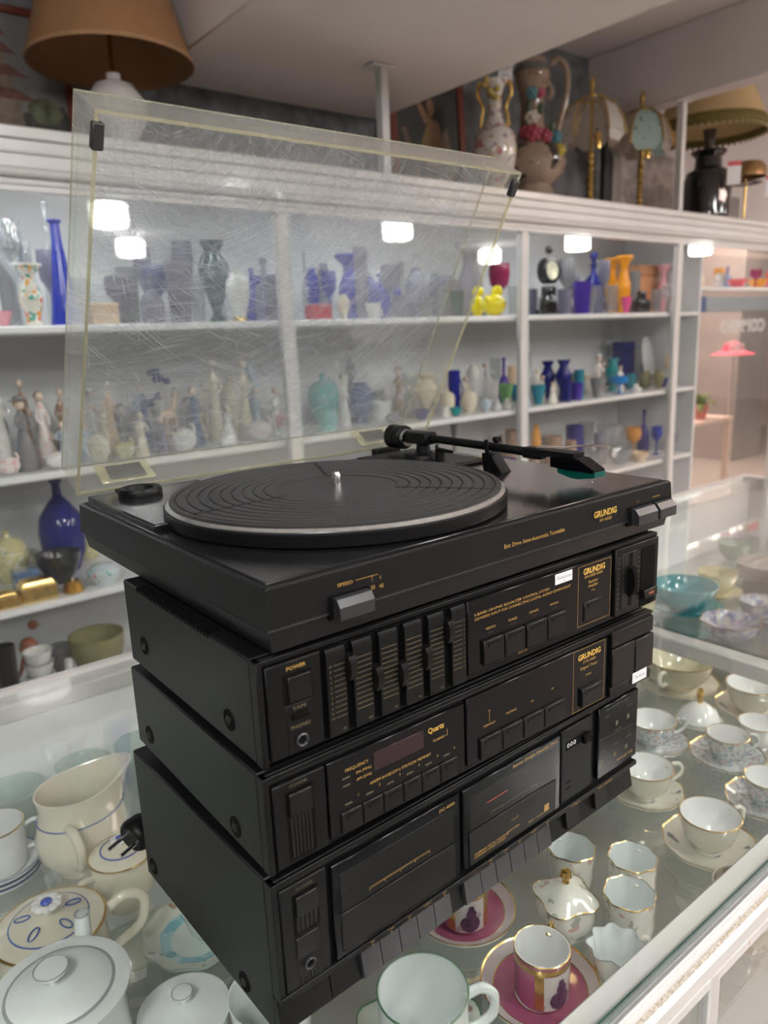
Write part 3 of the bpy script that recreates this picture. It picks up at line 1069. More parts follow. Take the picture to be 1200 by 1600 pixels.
for k in range(9):
    prof += [(r, .0168), (r - .0002, .0156), (r - .0014, .0156), (r - .0016, .0168)]
    r -= .0088
prof += [(.0505, .0168), (.0495, .0160), (0, .0160)]
mat_o = tpart('rubber_mat', MB().lathe(prof, 96, (*PC, 0)), RUBBER, ang=20)
for a in (-177.5, 65., -55.):
    M = Matrix.Translation((*PC, 0)) @ Matrix.Rotation(math.radians(a), 4, 'Z')
    obj('radial_bar', MB().box(.051, .1305, -.0016, .0016, .0158, .01715, .0003, M), GRILLE, mat_o)
tpart('spindle', MB().lathe([(.0036, .0155), (.0036, .0265), (.0026, .0285), (.0012, .0291), (0, .0291)], 20, (*PC, 0)), CHROME)
# front controls
sp_ = tpart('speed_lever', MB().loft([[(u, y, v) for y, v in ((.002, -.0158), (-.0055, -.0166), (-.0085, -.0212), (-.0085, -.0292), (.002, -.0296))] for u in (.0452, .0716)]), KEY, ang=20)
for a, c in ((.357, .386), (.390, .4155)):
    tpart('control_key', MB().loft([[(u, y, v) for y, v in ((.002, -.0142), (-.0045, -.0155), (-.0085, -.0205), (-.0085, -.0290), (.002, -.0296))] for u in (a, c)]), KEY, ang=20)
tpart('key_slot', MB().box(.352, .417, -.0011, .002, -.0300, -.0135), PIT)
tpart('key_slot', MB().box(.0425, .073, -.0011, .002, -.0302, -.0150), PIT)
m = MB()
text(m, 'SPEED', .0545, -.0090, .0022, -.0018, width=.0115)
line(m, .0625, -.0088, .0800, -.0088, .0003, -.0018)
line(m, .0752, -.0088, .0752, -.0125, .0003, -.0018)
line(m, .0818, -.0100, .0818, -.0125, .0003, -.0018)
text(m, '33', .0755, -.0165, .0026, -.0018)
text(m, '45', .0825, -.0170, .0026, -.0018)
text(m, 'Belt Drive Semi-Automatic Turntable', .231, -.0153, .0032, -.0018, width=.069)
text(m, 'RP-4000', .319, -.0168, .0026, -.0018, width=.016)
text(m, 'CUT', .3645, -.0100, .0014, -.0018)
text(m, 'START/STOP', .3925, -.0096, .0014, -.0018)
tpart('gold_lettering', m, PRINT_GOLD)['kind'] = 'stuff'
m = MB()
text(m, 'GRUNDIG', .3185, -.0110, .0052, -.0018, width=.031, bold=.045)
tpart('maker_lettering', m, PRINT_BRIGHT)['kind'] = 'stuff'
# tonearm
AX = .353
tpart('arm_base', MB().box(.300, .388, .196, .318, .001, .0052, .002), BLACK)
tpart('arm_base', MB().lathe([(.023, .005), (.022, .0085), (.014, .0100), (.010, .0100)], 28, (AX, .262, 0)), BLACK)
arm = tpart('tonearm', MB().tube([(AX, .285, .0262), (AX, .235, .0262), (AX, .16, .0252), (AX, .100, .0240)], .0044, 12), BLACK)
obj('pivot_post', MB().cyl((AX, .262, .009), (AX, .262, .021), .0085, .007, 20), BLACK, arm)
obj('pivot_block', MB().box(AX - .009, AX + .009, .248, .284, .0195, .0325, .0015), BLACK, arm)
obj('counterweight', MB().lathe([(0, 0), (.0125, 0), (.0135, .001), (.0135, .013), (.0118, .0136), (.0118, .0152), (.0135, .0158), (.0135, .0235), (.0125, .0245), (0, .0245)], 32,
                                M=Matrix.Translation((AX, .316, .0240)) @ Matrix.Rotation(PI / 2, 4, 'X')), BLACK, arm)
obj('weight_ring', MB().cyl((AX, .2905, .0240), (AX, .2865, .0240), .0102, .0095, 28), CHROME, arm)
obj('lift_bar', MB().tube([(AX + .004, .243, .0185), (AX - .012, .225, .0185), (AX - .015, .200, .0178)], .002, 8), BLACK, arm)
obj('lift_post', MB().cyl((AX - .010, .224, .004), (AX - .010, .224, .0185), .0055, .0050, 16), BLACK, arm)
m = MB().box(AX - .0062, AX + .0062, .092, .114, .0190, .0295, .0015)
m.loft([[(AX - w, y, z0), (AX + w, y, z0), (AX + w, y, z1), (AX - w, y, z1)] for y, w, z0, z1 in
        ((.096, .0072, .0215, .0290), (.074, .0078, .0240, .0290), (.052, .0080, .0252, .0288))])
obj('headshell', m, BLACK, arm)
m = MB().loft([[(AX - w, y, z0), (AX + w, y, z0), (AX + w, y, z1), (AX - w, y, z1)] for y, w, z0, z1 in
               ((.078, .0076, .0145, .0238), (.060, .0085, .0138, .0248), (.047, .0085, .0136, .0246), (.030, .0080, .0134, .0160))])
obj('cartridge', m, GLOSS, arm)
m = MB().loft([[(AX - w, y, z0), (AX + w, y, z0), (AX + w, y, z1), (AX - w, y, z1)] for y, w, z0, z1 in
               ((.070, .0072, .0100, .0142), (.054, .0080, .0068, .0142), (.046, .0080, .0066, .0142), (.029, .0076, .0096, .0142))])
obj('stylus_holder', m, GREEN, arm)['label'] = 'green stylus holder'
obj('stylus', MB().tube([(AX, .040, .0085), (AX, .037, .0038)], .0005, 6), CHROME, arm)
obj('finger_lift', MB().loft([[(x - .0006, y, z), (x + .0006, y, z), (x + .0006 + w, y, z + .0012), (x - .0006 + w, y, z + .0012)] for x, y, z, w in
                              ((AX - .002, .100, .0295, .006), (AX + .002, .074, .0305, .007), (AX + .006, .048, .0345, .005), (AX + .008, .030, .0350, .004), (AX + .008, .026, .0330, .003))]), CHROME, arm)
rest = tpart('arm_rest', MB().loft([[(AX - .007 + dx, y0, z), (AX + .007 + dx, y0, z), (AX + .007 + dx, y1, z), (AX - .007 + dx, y1, z)] for dx, y0, y1, z in
                                    ((0, .138, .163, .001), (0, .148, .165, .0120), (0, .153, .165, .0190))]), BLACK)
obj('clip', MB().tube([(AX - .008, .158, .0330), (AX - .0065, .158, .0205), (AX, .158, .0185), (AX + .0065, .158, .0205), (AX + .0065, .158, .0315)], .0021, 8), BLACK, rest)
obj('clip_latch', MB().box(AX + .0040, AX + .0115, .1545, .1615, .0290, .0345, .001), BLACK, rest)

# dust cover
ACRYL = pane('scratched_acrylic', (.95, .96, .955), .035, .05, haze=.24, body=.12, scratch=.45, bodycol=(.82, .87, .93))
ACRYL_SIDE = pane('acrylic_wall', (.95, .955, .93), .045, .05, haze=.10, body=.10, bodycol=(.86, .86, .82))
ACRYL_EDGE = pane('acrylic_cut_edge', (.86, .85, .72), .10, .1, body=.30, bodycol=(.80, .79, .62))
e1 = Vector((0, -.495, .869)).normalized()
e2 = Vector((0, .869, .495)).normalized()
LM = Matrix(((1, 0, 0, 0), (0, e1.y, e2.y, 0), (0, e1.z, e2.z, 0), (0, 0, 0, 1)))
LM = Matrix.Translation((0, .3405, .0066)) @ LM
LW, LS, LT, th = .421, .327, .0435, .0025


def lbox(x0, x1, s0, s1, t0, t1, bev=0.):
    return MB().box(x0, x1, s0, s1, t0, t1, bev, LM)


lid = tpart('dust_cover', lbox(0, LW, 0, LS, LT - th, LT), ACRYL, label='scratched clear acrylic dust cover, raised')
obj('side_wall', lbox(0, th, 0, LS, .0015, LT - th), ACRYL_SIDE, lid)
obj('side_wall', lbox(LW - th, LW, 0, LS, .0015, LT - th), ACRYL_SIDE, lid)
obj('end_wall', lbox(th, LW - th, 0, th, .0015, LT - th), ACRYL_SIDE, lid)
obj('end_wall', lbox(th, LW - th, LS - th, LS, .0015, LT - th), ACRYL_SIDE, lid)
m = MB()
for q in ((0, th, 0, LS), (LW - th, LW, 0, LS), (th, LW - th, 0, th), (th, LW - th, LS - th, LS)):
    m.box(q[0], q[1], q[2], q[3], -.0005, .0014, 0, LM)
obj('rim_edge', m, ACRYL_EDGE, lid)['label'] = 'yellowed cut edge of the lid'
m = MB()
for q in ((0, .0012, 0, LS), (LW - .0012, LW, 0, LS)):
    m.box(q[0], q[1], q[2], q[3], LT - .0008, LT + .0004, 0, LM)
m.box(0, LW, LS - .0008, LS + .0004, LT - .0012, LT + .0002, 0, LM)
m.box(0, LW, -.0004, .0008, LT - .0012, LT + .0002, 0, LM)
obj('corner_seam', m, ACRYL_EDGE, lid)
obj('rubber_bumper', lbox(-.0016, .0068, LS - .026, LS - .008, -.0016, .0045, .001), RUBBER, lid)
obj('rubber_bumper', lbox(LW - .0068, LW + .0016, LS - .024, LS - .008, -.0016, .0045, .001), RUBBER, lid)
for a in (.026, .330):
    h = obj('hinge', lbox(a, a + .052, .0032, .0050, .006, .034, .0006), ACRYL_EDGE, lid)
    m = MB()
    m.box(a + .010, a + .044, .0050, .0062, .010, .030, .0006, LM)
    obj('hinge_insert', m, solid('smoky_hinge', (.10, .10, .095), .3, var=.2), h)
    tpart('hinge_block', MB().box(a + .008, a + .044, .326, .338, .0005, .0085, .001), BLACK)

# ------------------------------------------------------------------ ornaments on the cabinet shelves
def pm(c):
    """material for a colour word"""
    G = {'blue': ((.02, .05, .50), .75), 'bluegrey': ((.24, .31, .50), .55), 'lilac': ((.42, .41, .52), .45), 'navy': ((.012, .02, .22), .9),
         'violet': ((.09, .05, .40), .85), 'maroon': ((.35, .03, .11), .8), 'grey': ((.42, .42, .44), .55), 'skyblue': ((.0, .25, .70), .85),
         'amber': ((.85, .42, .10), .75), 'olive': ((.40, .38, .20), .7), 'tealglass': ((.05, .33, .45), .75), 'navyglass': ((.01, .014, .20), .92),
         'navyblue': ((.02, .03, .36), .95), 'orange': ((.90, .36, .01), .95)}
    P = {'floral': ((.80, .78, .70), ((.70, .10, .04), (.06, .38, .30), (.85, .40, .05))), 'white': ((.80, .80, .78), ((.70, .66, .58),)), 'cream': ((.78, .72, .58), ((.68, .58, .42),)),
         'pink': ((.75, .35, .40), ()), 'peach': ((.80, .60, .42), ((.68, .50, .35),)), 'red': ((.66, .06, .09), ()), 'yellow': ((.85, .72, .01), ()),
         'hotpink': ((.85, .08, .30), ()), 'orangebox': ((.70, .34, .16), ((.60, .24, .16),)), 'brown': ((.36, .24, .17), ((.60, .50, .44),)), 'black': ((.015, .015, .018), ()),
         'darkgreen': ((.05, .10, .10), ()), 'whitepink': ((.80, .74, .72), ((.75, .45, .45),)), 'paleblue': ((.52, .63, .74), ((.80, .80, .78),)),
         'yellowish': ((.62, .58, .30), ((.75, .75, .70), (.40, .45, .25))), 'turquoise': ((.22, .56, .52), ()), 'teal': ((.02, .30, .34), ()), 'green': ((.22, .50, .20), ()),
         'whiteorange': ((.80, .78, .72), ()), 'turqwhite': ((.66, .76, .78), ((.62, .22, .30), (.16, .52, .56))), 'silver': ((.62, .64, .66), ((.40, .42, .45),)),
         'denim': ((.12, .20, .36), ()), 'redbrown': ((.36, .10, .05), ((.10, .20, .14),)), 'pewter': ((.12, .12, .13), ())}
    if c == 'clear':
        return pane('clear_ornament_glass', (.90, .92, .93), .10, .02, body=.12, bodycol=(.8, .83, .85))
    if c == 'gold':
        return GOLD
    if c in G:
        return tinted('glass_' + c, *G[c])
    return china('china_' + c, *P[c])


CW = {'clear': 'clear glass', 'blue': 'cobalt blue glass', 'bluegrey': 'hazy blue', 'lilac': 'pale lilac glass', 'navy': 'dark navy', 'violet': 'violet glass',
      'maroon': 'maroon glass', 'grey': 'grey', 'skyblue': 'bright blue glass', 'amber': 'amber', 'olive': 'olive glass', 'tealglass': 'teal glass', 'navyglass': 'deep blue glass',
      'navyblue': 'royal blue', 'orange': 'orange glass', 'floral': 'red and green floral', 'white': 'white', 'cream': 'cream', 'pink': 'pink', 'peach': 'peach', 'red': 'red',
      'yellow': 'bright yellow', 'hotpink': 'hot pink', 'orangebox': 'orange-brown', 'brown': 'brown', 'black': 'black', 'darkgreen': 'dark green', 'whitepink': 'white and pink',
      'paleblue': 'pale blue', 'yellowish': 'yellow-green', 'turquoise': 'turquoise', 'teal': 'dark teal', 'green': 'green', 'whiteorange': 'small white', 'turqwhite': 'turquoise and white',
      'silver': 'silvery', 'denim': 'dark blue', 'redbrown': 'red-brown', 'pewter': 'dark metal', 'gold': 'gilt'}
KW = {'goblet': ('goblet', 'goblet'), 'flower_vase': ('flared vase', 'vase'), 'tall_bottle': ('tall cone-shaped bottle', 'bottle'), 'decanter': ('stoppered decanter', 'decanter'),
      'dish': ('shallow dish', 'dish'), 'small_box': ('square box', 'box'), 'beaker': ('straight beaker', 'glass'), 'urn': ('two-handled urn', 'vase'), 'egg_vase': ('egg-shaped vase', 'vase'),
      'bottle': ('slim-necked bottle', 'bottle'), 'duck': ('ceramic duck', 'ornament'), 'round_clock': ('round-topped clock case', 'clock'), 'ink_pot': ('squat pot', 'pot'),
      'figurine': ('porcelain figurine', 'figurine'), 'swan': ('reclining bird', 'ornament'), 'bouquet': ('porcelain flower bunch', 'ornament'), 'horse': ('horse figurine', 'figurine'),
      'tureen': ('lidded pot', 'pot'), 'basket': ('handled basket', 'basket'), 'mug': ('mug', 'mug'), 'plate_on_stand': ('round plate on a stand', 'plate'), 'round_bottle': ('round-bellied bottle', 'bottle'),
      'bowl': ('wide bowl', 'bowl'), 'ginger_jar': ('domed ginger jar', 'jar'), 'gold_box': ('lidded casket', 'box'), 'beehive': ('ribbed beehive pot', 'pot'), 'candlestick': ('candlestick', 'candlestick'),
      'bird': ('perched bird', 'ornament')}
PROFS = {
    'goblet': [(0, 0), (.62, 0), (.62, .02), (.14, .06), (.10, .42), (.32, .50), (.86, .62), (1, .80), (.92, 1), (.86, 1), (.93, .80), (.78, .64), (0, .54)],
    'flower_vase': [(0, 0), (.55, 0), (.62, .04), (.45, .12), (.80, .40), (.78, .52), (.38, .74), (.45, .84), (1, .97), (.97, 1), (.86, .97), (.33, .82), (.30, .70), (0, .68)],
    'tall_bottle': [(0, 0), (1, 0), (1, .03), (.62, .45), (.34, .80), (.30, .96), (.45, .985), (.45, 1), (.28, 1), (.24, .8), (0, .78)],
    'decanter': [(0, 0), (.85, 0), (1, .08), (1, .40), (.75, .55), (.26, .66), (.24, .76), (.40, .79), (.40, .80), (0, .80)],
    'dish': [(0, 0), (.45, 0), (.55, .15), (.92, .7), (1, 1), (.93, 1), (.8, .68), (0, .35)],
    'beaker': [(0, 0), (.80, 0), (.82, .03), (1, .97), (1, 1), (.92, 1), (.75, .10), (0, .10)],
    'urn': [(0, 0), (.60, 0), (.60, .05), (.28, .12), (.34, .18), (.92, .48), (1, .62), (.60, .78), (.50, .86), (.80, .97), (.78, 1), (.64, 1), (.44, .86), (0, .80)],
    'egg_vase': [(0, 0), (.48, 0), (.52, .05), (.44, .09), (.78, .30), (1, .58), (.90, .80), (.46, .94), (.52, 1), (.40, 1), (.36, .94), (0, .9)],
    'bottle': [(0, 0), (.9, 0), (1, .05), (1, .42), (.70, .56), (.30, .64), (.27, .95), (.40, .97), (.40, 1), (.24, 1), (.2, .66), (0, .64)],
    'ink_pot': [(0, 0), (.85, 0), (1, .25), (.92, .55), (.45, .70), (.50, .80), (.42, 1), (0, 1)],
    'tureen': [(0, 0), (.60, 0), (.62, .06), (.92, .28), (1, .55), (.94, .60)],
    'mug': [(0, 0), (.76, 0), (.80, .05), (.80, .95), (.82, 1), (.73, 1), (.70, .1), (0, .1)],
    'round_bottle': [(0, 0), (.55, 0), (.60, .02), (.92, .22), (1, .42), (.88, .60), (.48, .74), (.20, .82), (.17, .95), (.27, .97), (.27, 1), (.13, 1), (.12, .82), (0, .7)],
    'bowl': [(0, 0), (.40, 0), (.42, .08), (.70, .30), (.95, .72), (1, 1), (.94, 1), (.86, .70), (.6, .34), (0, .2)],
    'ginger_jar': [(0, 0), (.62, 0), (.66, .03), (.96, .42), (1, .60), (.82, .74), (.66, .78)],
    'beehive': None, 'candlestick': [(0, 0), (.95, 0), (1, .05), (.4, .12), (.16, .22), (.26, .34), (.14, .50), (.18, .80), (.36, .88), (.40, 1), (.26, 1), (0, .9)],
}
HANDLE = lambda x0, z0, x1, z1, out, r, n=9: [((1 - t) * x0 + t * x1 + out * math.sin(PI * t), 0, (1 - t) * z0 + t * z1) for t in [k / (n - 1) for k in range(n)]]
SKIN = solid('porcelain_skin', (.78, .62, .52), .3)
HAIRS = [solid('porcelain_hair_brown', (.20, .12, .07), .35), solid('porcelain_hair_grey', (.42, .38, .33), .35), solid('porcelain_hair_blond', (.62, .46, .22), .35)]


def figurine(h, r, mat, seed, hair=None):
    R = random.Random(seed)
    s = R.choice((-1, 1))
    seated = h < 2.6 * r
    b = MB()
    lean = R.uniform(-.10, .10) * r
    prof = [(.80, 0), (.88, .03), (.80, .22), (.55, .42), (.36, .56), (.42, .66), (.46, .74), (.30, .80), (.13, .83), (.12, .86)]
    rings = []
    for pr, pz in prof:
        n = 20
        fold = .07 if pz < .5 else 0
        rings.append([(r * pr * (1 + fold * math.sin(5 * 2 * PI * k / n)) * math.cos(2 * PI * k / n) + lean * pz * 3,
                       r * pr * .78 * (1 + fold * math.cos(4 * 2 * PI * k / n)) * math.sin(2 * PI * k / n), h * pz) for k in range(n)])
    b.loft(rings)
    for sd in (-1, 1):
        up = R.random() < .3 and sd == s
        ex = sd * r * R.uniform(.55, .85)
        b.tube([(sd * r * .36 + lean * 2, 0, h * .76), (ex + lean * 2, -r * .15, h * (.70 if up else .63)),
                (sd * r * (.75 if up else R.uniform(.05, .5)) + lean * 2, -r * .5, h * (.86 if up else R.uniform(.52, .62)))], [r * .16, r * .14, r * .10], 8)
    o = obj('figurine', b, mat)
    hd = MB().ball((lean * 2.6, -r * .03, h * .915), min(h * .070, r * .42), 14, 8, sz=1.2)
    hr = min(h * .070, r * .42)
    hd.ball((lean * 2.6, -r * .03 - hr * .98, h * .905), hr * .16, 6, 4)
    obj('head', hd, SKIN, o)
    hb = MB().lathe([(0, hr * 1.32), (hr * .6, hr * 1.12), (hr * 1.0, hr * .55), (hr * 1.07, hr * .05), (hr * .8, -hr * .5), (hr * .3, -hr * .3)], 14, (lean * 2.6, hr * .22, h * .915))
    obj('hair', hb, hair or HAIRS[seed % 3], o)
    if seed % 4 == 1:
        obj('hat', MB().lathe([(0, hr * 1.75), (hr * .9, hr * 1.6), (hr * 1.0, hr * 1.0), (hr * 1.9, hr * .8), (hr * 1.8, hr * .7), (0, hr * .8)], 16, (lean * 2.6, 0, h * .915)), mat, o)
    return o


def ornament(kind, h, r, c, seed):
    m = pm(c)
    R = random.Random(seed)
    if kind == 'figurine':
        return figurine(h, r, m, seed, solid('orange_hair', (.75, .32, .06), .4) if c == 'whiteorange' else None)
    if kind == 'small_box':
        o = obj(kind, MB().box(-r, r, -r * .8, r * .8, 0, h * .78, .003), m)
        obj('lid', MB().box(-r * 1.02, r * 1.02, -r * .82, r * .82, h * .785, h, .003), m, o)
        return o
    if kind == 'gold_box':
        o = obj(kind, MB().box(-r, r, -r * .7, r * .7, 0, h * .58, .003), m)
        b = MB()
        for k, z in ((1.0, .60), (.96, .70), (.74, .88), (.70, 1.0)):
            pass
        b.loft([[(sx * r * k, sy * r * .7 * k, h * z) for sx, sy in ((-1, -1), (1, -1), (1, 1), (-1, 1))] for k, z in ((1.02, .60), (1.02, .68), (.80, .92), (.76, 1.0))])
        ld = obj('lid', b, m, o)
        obj('lid_panel', MB().box(-r * .45, r * .45, -r * .25, r * .25, h, h * 1.03, .002), BRASS, ld)
        return o
    if kind == 'duck':
        b = MB().ball((0, 0, h * .36), r, 20, 10, 1, .75, h * .36 / r)
        b.ball((r * .42, 0, h * .80), h * .20, 16, 8)
        b.cyl((r * .36, 0, h * .45), (r * .42, 0, h * .75), r * .36, r * .27, 14)
        b.tube([(-r * .75, 0, h * .42), (-r * 1.0, 0, h * .55), (-r * 1.12, 0, h * .66)], [r * .28, r * .2, r * .06], 10)
        o = obj(kind, b, m)
        obj('bill', MB().ball((r * .42 + h * .25, 0, h * .77), h * .10, 10, 6, 1.1, .9, .5), solid('orange_bill', (.80, .40, .02), .3), o)
        return o
    if kind == 'round_clock':
        b = MB().box(-r, r, -r * .5, r * .5, 0, h * .10, .004)
        b.box(-r * .55, r * .55, -r * .36, r * .36, h * .10, h * .42, .004)
        b.lathe([(0, -.36 * r), (r, -.36 * r), (r, .36 * r), (0, .36 * r)], 28, M=Matrix.Translation((0, 0, h * .64)) @ Matrix.Rotation(PI / 2, 4, 'X'))
        b.ball((0, 0, h * .93), h * .06, 10, 6)
        o = obj(kind, b, m)
        obj('dial', MB().lathe([(0, .37 * r), (r * .6, .37 * r), (r * .66, .40 * r), (r * .70, .35 * r)], 28, M=Matrix.Translation((0, 0, h * .64)) @ Matrix.Rotation(PI / 2, 4, 'X')),
            china('china_yellowish_dial', (.70, .68, .50), ((.45, .42, .3),)), o)
        return o
    if kind == 'swan':
        b = MB().ball((0, 0, h * .42), r, 16, 8, 1, .55, h * .42 / r)
        b.tube([(r * .5, 0, h * .45), (r * .85, 0, h * .70), (r * .72, 0, h * .92), (r * .55, 0, h * .95)], [r * .22, r * .14, r * .13, r * .10], 8)
        b.tube([(-r * .6, 0, h * .5), (-r * 1.0, 0, h * .72)], [r * .25, r * .04], 8)
        o = obj(kind, b, m)
        obj('wing', MB().ball((-r * .1, -r * .42, h * .55), r * .55, 12, 6, 1, .25, .45), m, o)
        return o
    if kind == 'horse':
        b = MB()
        b.ball((0, 0, h * .56), r * .62, 14, 8, 1.1, .5, .55)
        for sx in (-.5, .45):
            for sy in (-.16, .16):
                b.tube([(sx * r, sy * r, h * .5), (sx * r * 1.1, sy * r, h * .26), (sx * r * 1.05, sy * r, h * .02)], [r * .13, r * .07, r * .08], 8)
        b.tube([(r * .5, 0, h * .62), (r * .82, 0, h * .86), (r * .95, 0, h * .92), (r * 1.2, 0, h * .80)], [r * .24, r * .16, r * .15, r * .09], 10)
        b.tube([(-r * .6, 0, h * .62), (-r * .85, 0, h * .5), (-r * .85, 0, h * .25)], [r * .08, r * .1, r * .03], 8)
        b.box(-r * .8, r * .9, -r * .3, r * .3, 0, h * .03, .002)
        o = obj(kind, b, m)
        obj('mane', MB().tube([(r * .45, 0, h * .78), (r * .70, 0, h * .95), (r * .88, 0, h * .99)], [r * .05, r * .08, r * .04], 8), HAIRS[0], o)
        return o
    if kind == 'bouquet':
        b = MB()
        for k in range(14):
            a, t = R.uniform(0, 2 * PI), R.random()
            b.ball((r * .7 * t * math.cos(a), r * .6 * t * math.sin(a), h * R.uniform(.45, .85)), r * R.uniform(.22, .34), 10, 6, sz=.8)
        o = obj('flower_heads', b, m)
        o['kind'] = 'stuff'
        root = obj('bouquet', MB().lathe([(0, 0), (r * .5, 0), (r * .42, h * .1), (r * .62, h * .5), (0, h * .52)], 16), pm('white'))
        o.parent = root
        return root
    if kind == 'plate_on_stand':
        M = Matrix.Translation((0, 0, h * .52)) @ Matrix.Rotation(math.radians(80), 4, 'X')
        o = obj('plate', MB().lathe([(0, 0), (.55 * r, 0), (.62 * r, .003), (r, .010), (r, .013), (.6 * r, .006), (0, .004)], 32, M=M, sy=h * .48 / r), m)
        s = MB().box(-r * .5, r * .5, -r * .5, r * .5, 0, h * .05, .003)
        s.tube([(0, r * .45, h * .03), (0, r * .30, h * .5)], .004, 8)
        obj('stand', s, solid('dark_wood', (.07, .04, .03), .4), o)
        return o
    if kind == 'bird':
        b = MB().ball((0, 0, h * .62), r * .8, 14, 8, .8, .6, .95)
        b.ball((r * .45, 0, h * .90), r * .34, 12, 6)
        b.tube([(-r * .3, 0, h * .5), (-r * .9, 0, h * .25)], [r * .25, r * .08], 8)
        b.lathe([(0, 0), (r * .6, 0), (r * .5, h * .12), (r * .2, h * .4), (0, h * .4)], 14)
        o = obj(kind, b, m)
        obj('beak', MB().cyl((r * .75, 0, h * .90), (r * 1.05, 0, h * .87), r * .10, r * .01, 8), solid('beak_horn', (.5, .35, .1), .4), o)
        return o
    if kind == 'beehive':
        prof = [(0, 0)]
        for k in range(7):
            z = k / 7
            w = math.sqrt(max(.05, 1 - (z * .95) ** 2.2))
            prof += [(.93 * w * r, z * h), (w * r, (z + .05) * h), (w * r * .99, (z + .10) * h)]
        prof += [(0, h * .98)]
        o = obj(kind, MB().lathe(prof, 24), m)
        obj('finial', MB().ball((0, 0, h), r * .16, 10, 6), CHROME, o)
        return o
    if kind == 'basket':
        o = obj(kind, MB().lathe([(0, 0), (.7 * r, 0), (r, h * .4), (.95 * r, h * .42), (.66 * r, h * .06), (0, h * .06)], 24), m)
        obj('handle', MB().tube([(r * math.cos(t), 0, h * .38 + h * .56 * math.sin(t)) for t in [PI * k / 12 for k in range(13)]], r * .09, 8), m, o)
        return o
    o = obj(kind, MB().lathe([(a * r, z * h) for a, z in PROFS[kind]], 24), m)
    if kind == 'decanter':
        obj('stopper', MB().lathe([(0, h * .80), (.16 * r, h * .80), (.20 * r, h * .86), (.40 * r, h * .92), (.30 * r, h * .98), (0, h)], 16), m, o)
    if kind == 'urn':
        for s_ in (-1, 1):
            obj('handle', MB().tube([(s_ * x, y, z) for x, y, z in HANDLE(r * .58, h * .86, r * .92, h * .52, r * .30, .1)], r * .07, 8), m, o)
    if kind == 'tureen':
        obj('lid', MB().lathe([(.97 * r, h * .60), (1.0 * r, h * .63), (.75 * r, h * .78), (.2 * r, h * .86), (.16 * r, h * .90), (.24 * r, h * .96), (0, h)], 24), m, o)
    if kind == 'ginger_jar':
        obj('lid', MB().lathe([(.74 * r, h * .775), (.76 * r, h * .80), (.60 * r, h * .92), (0, h)], 24), china('china_pale_lid', (.62, .72, .78), ((.7, .75, .78),)), o)
    if kind == 'mug':
        obj('handle', MB().tube([(x, y, z) for x, y, z in HANDLE(r * .74, h * .80, r * .74, h * .22, r * .42, .1)], r * .09, 8), m, o)
    if kind == 'egg_vase' and c == 'white':
        obj('gilt_foot', MB().lathe([(.56 * r, .001), (.58 * r, h * .05), (.47 * r, h * .10)], 24), GOLD, o)
    if kind in ('flower_vase', 'goblet') and c == 'floral':
        obj('white_rim', MB().lathe([(1.01 * r, h * .97), (.98 * r, h * 1.004), (.86 * r, h * .985)], 24), pm('white'), o)
    return o


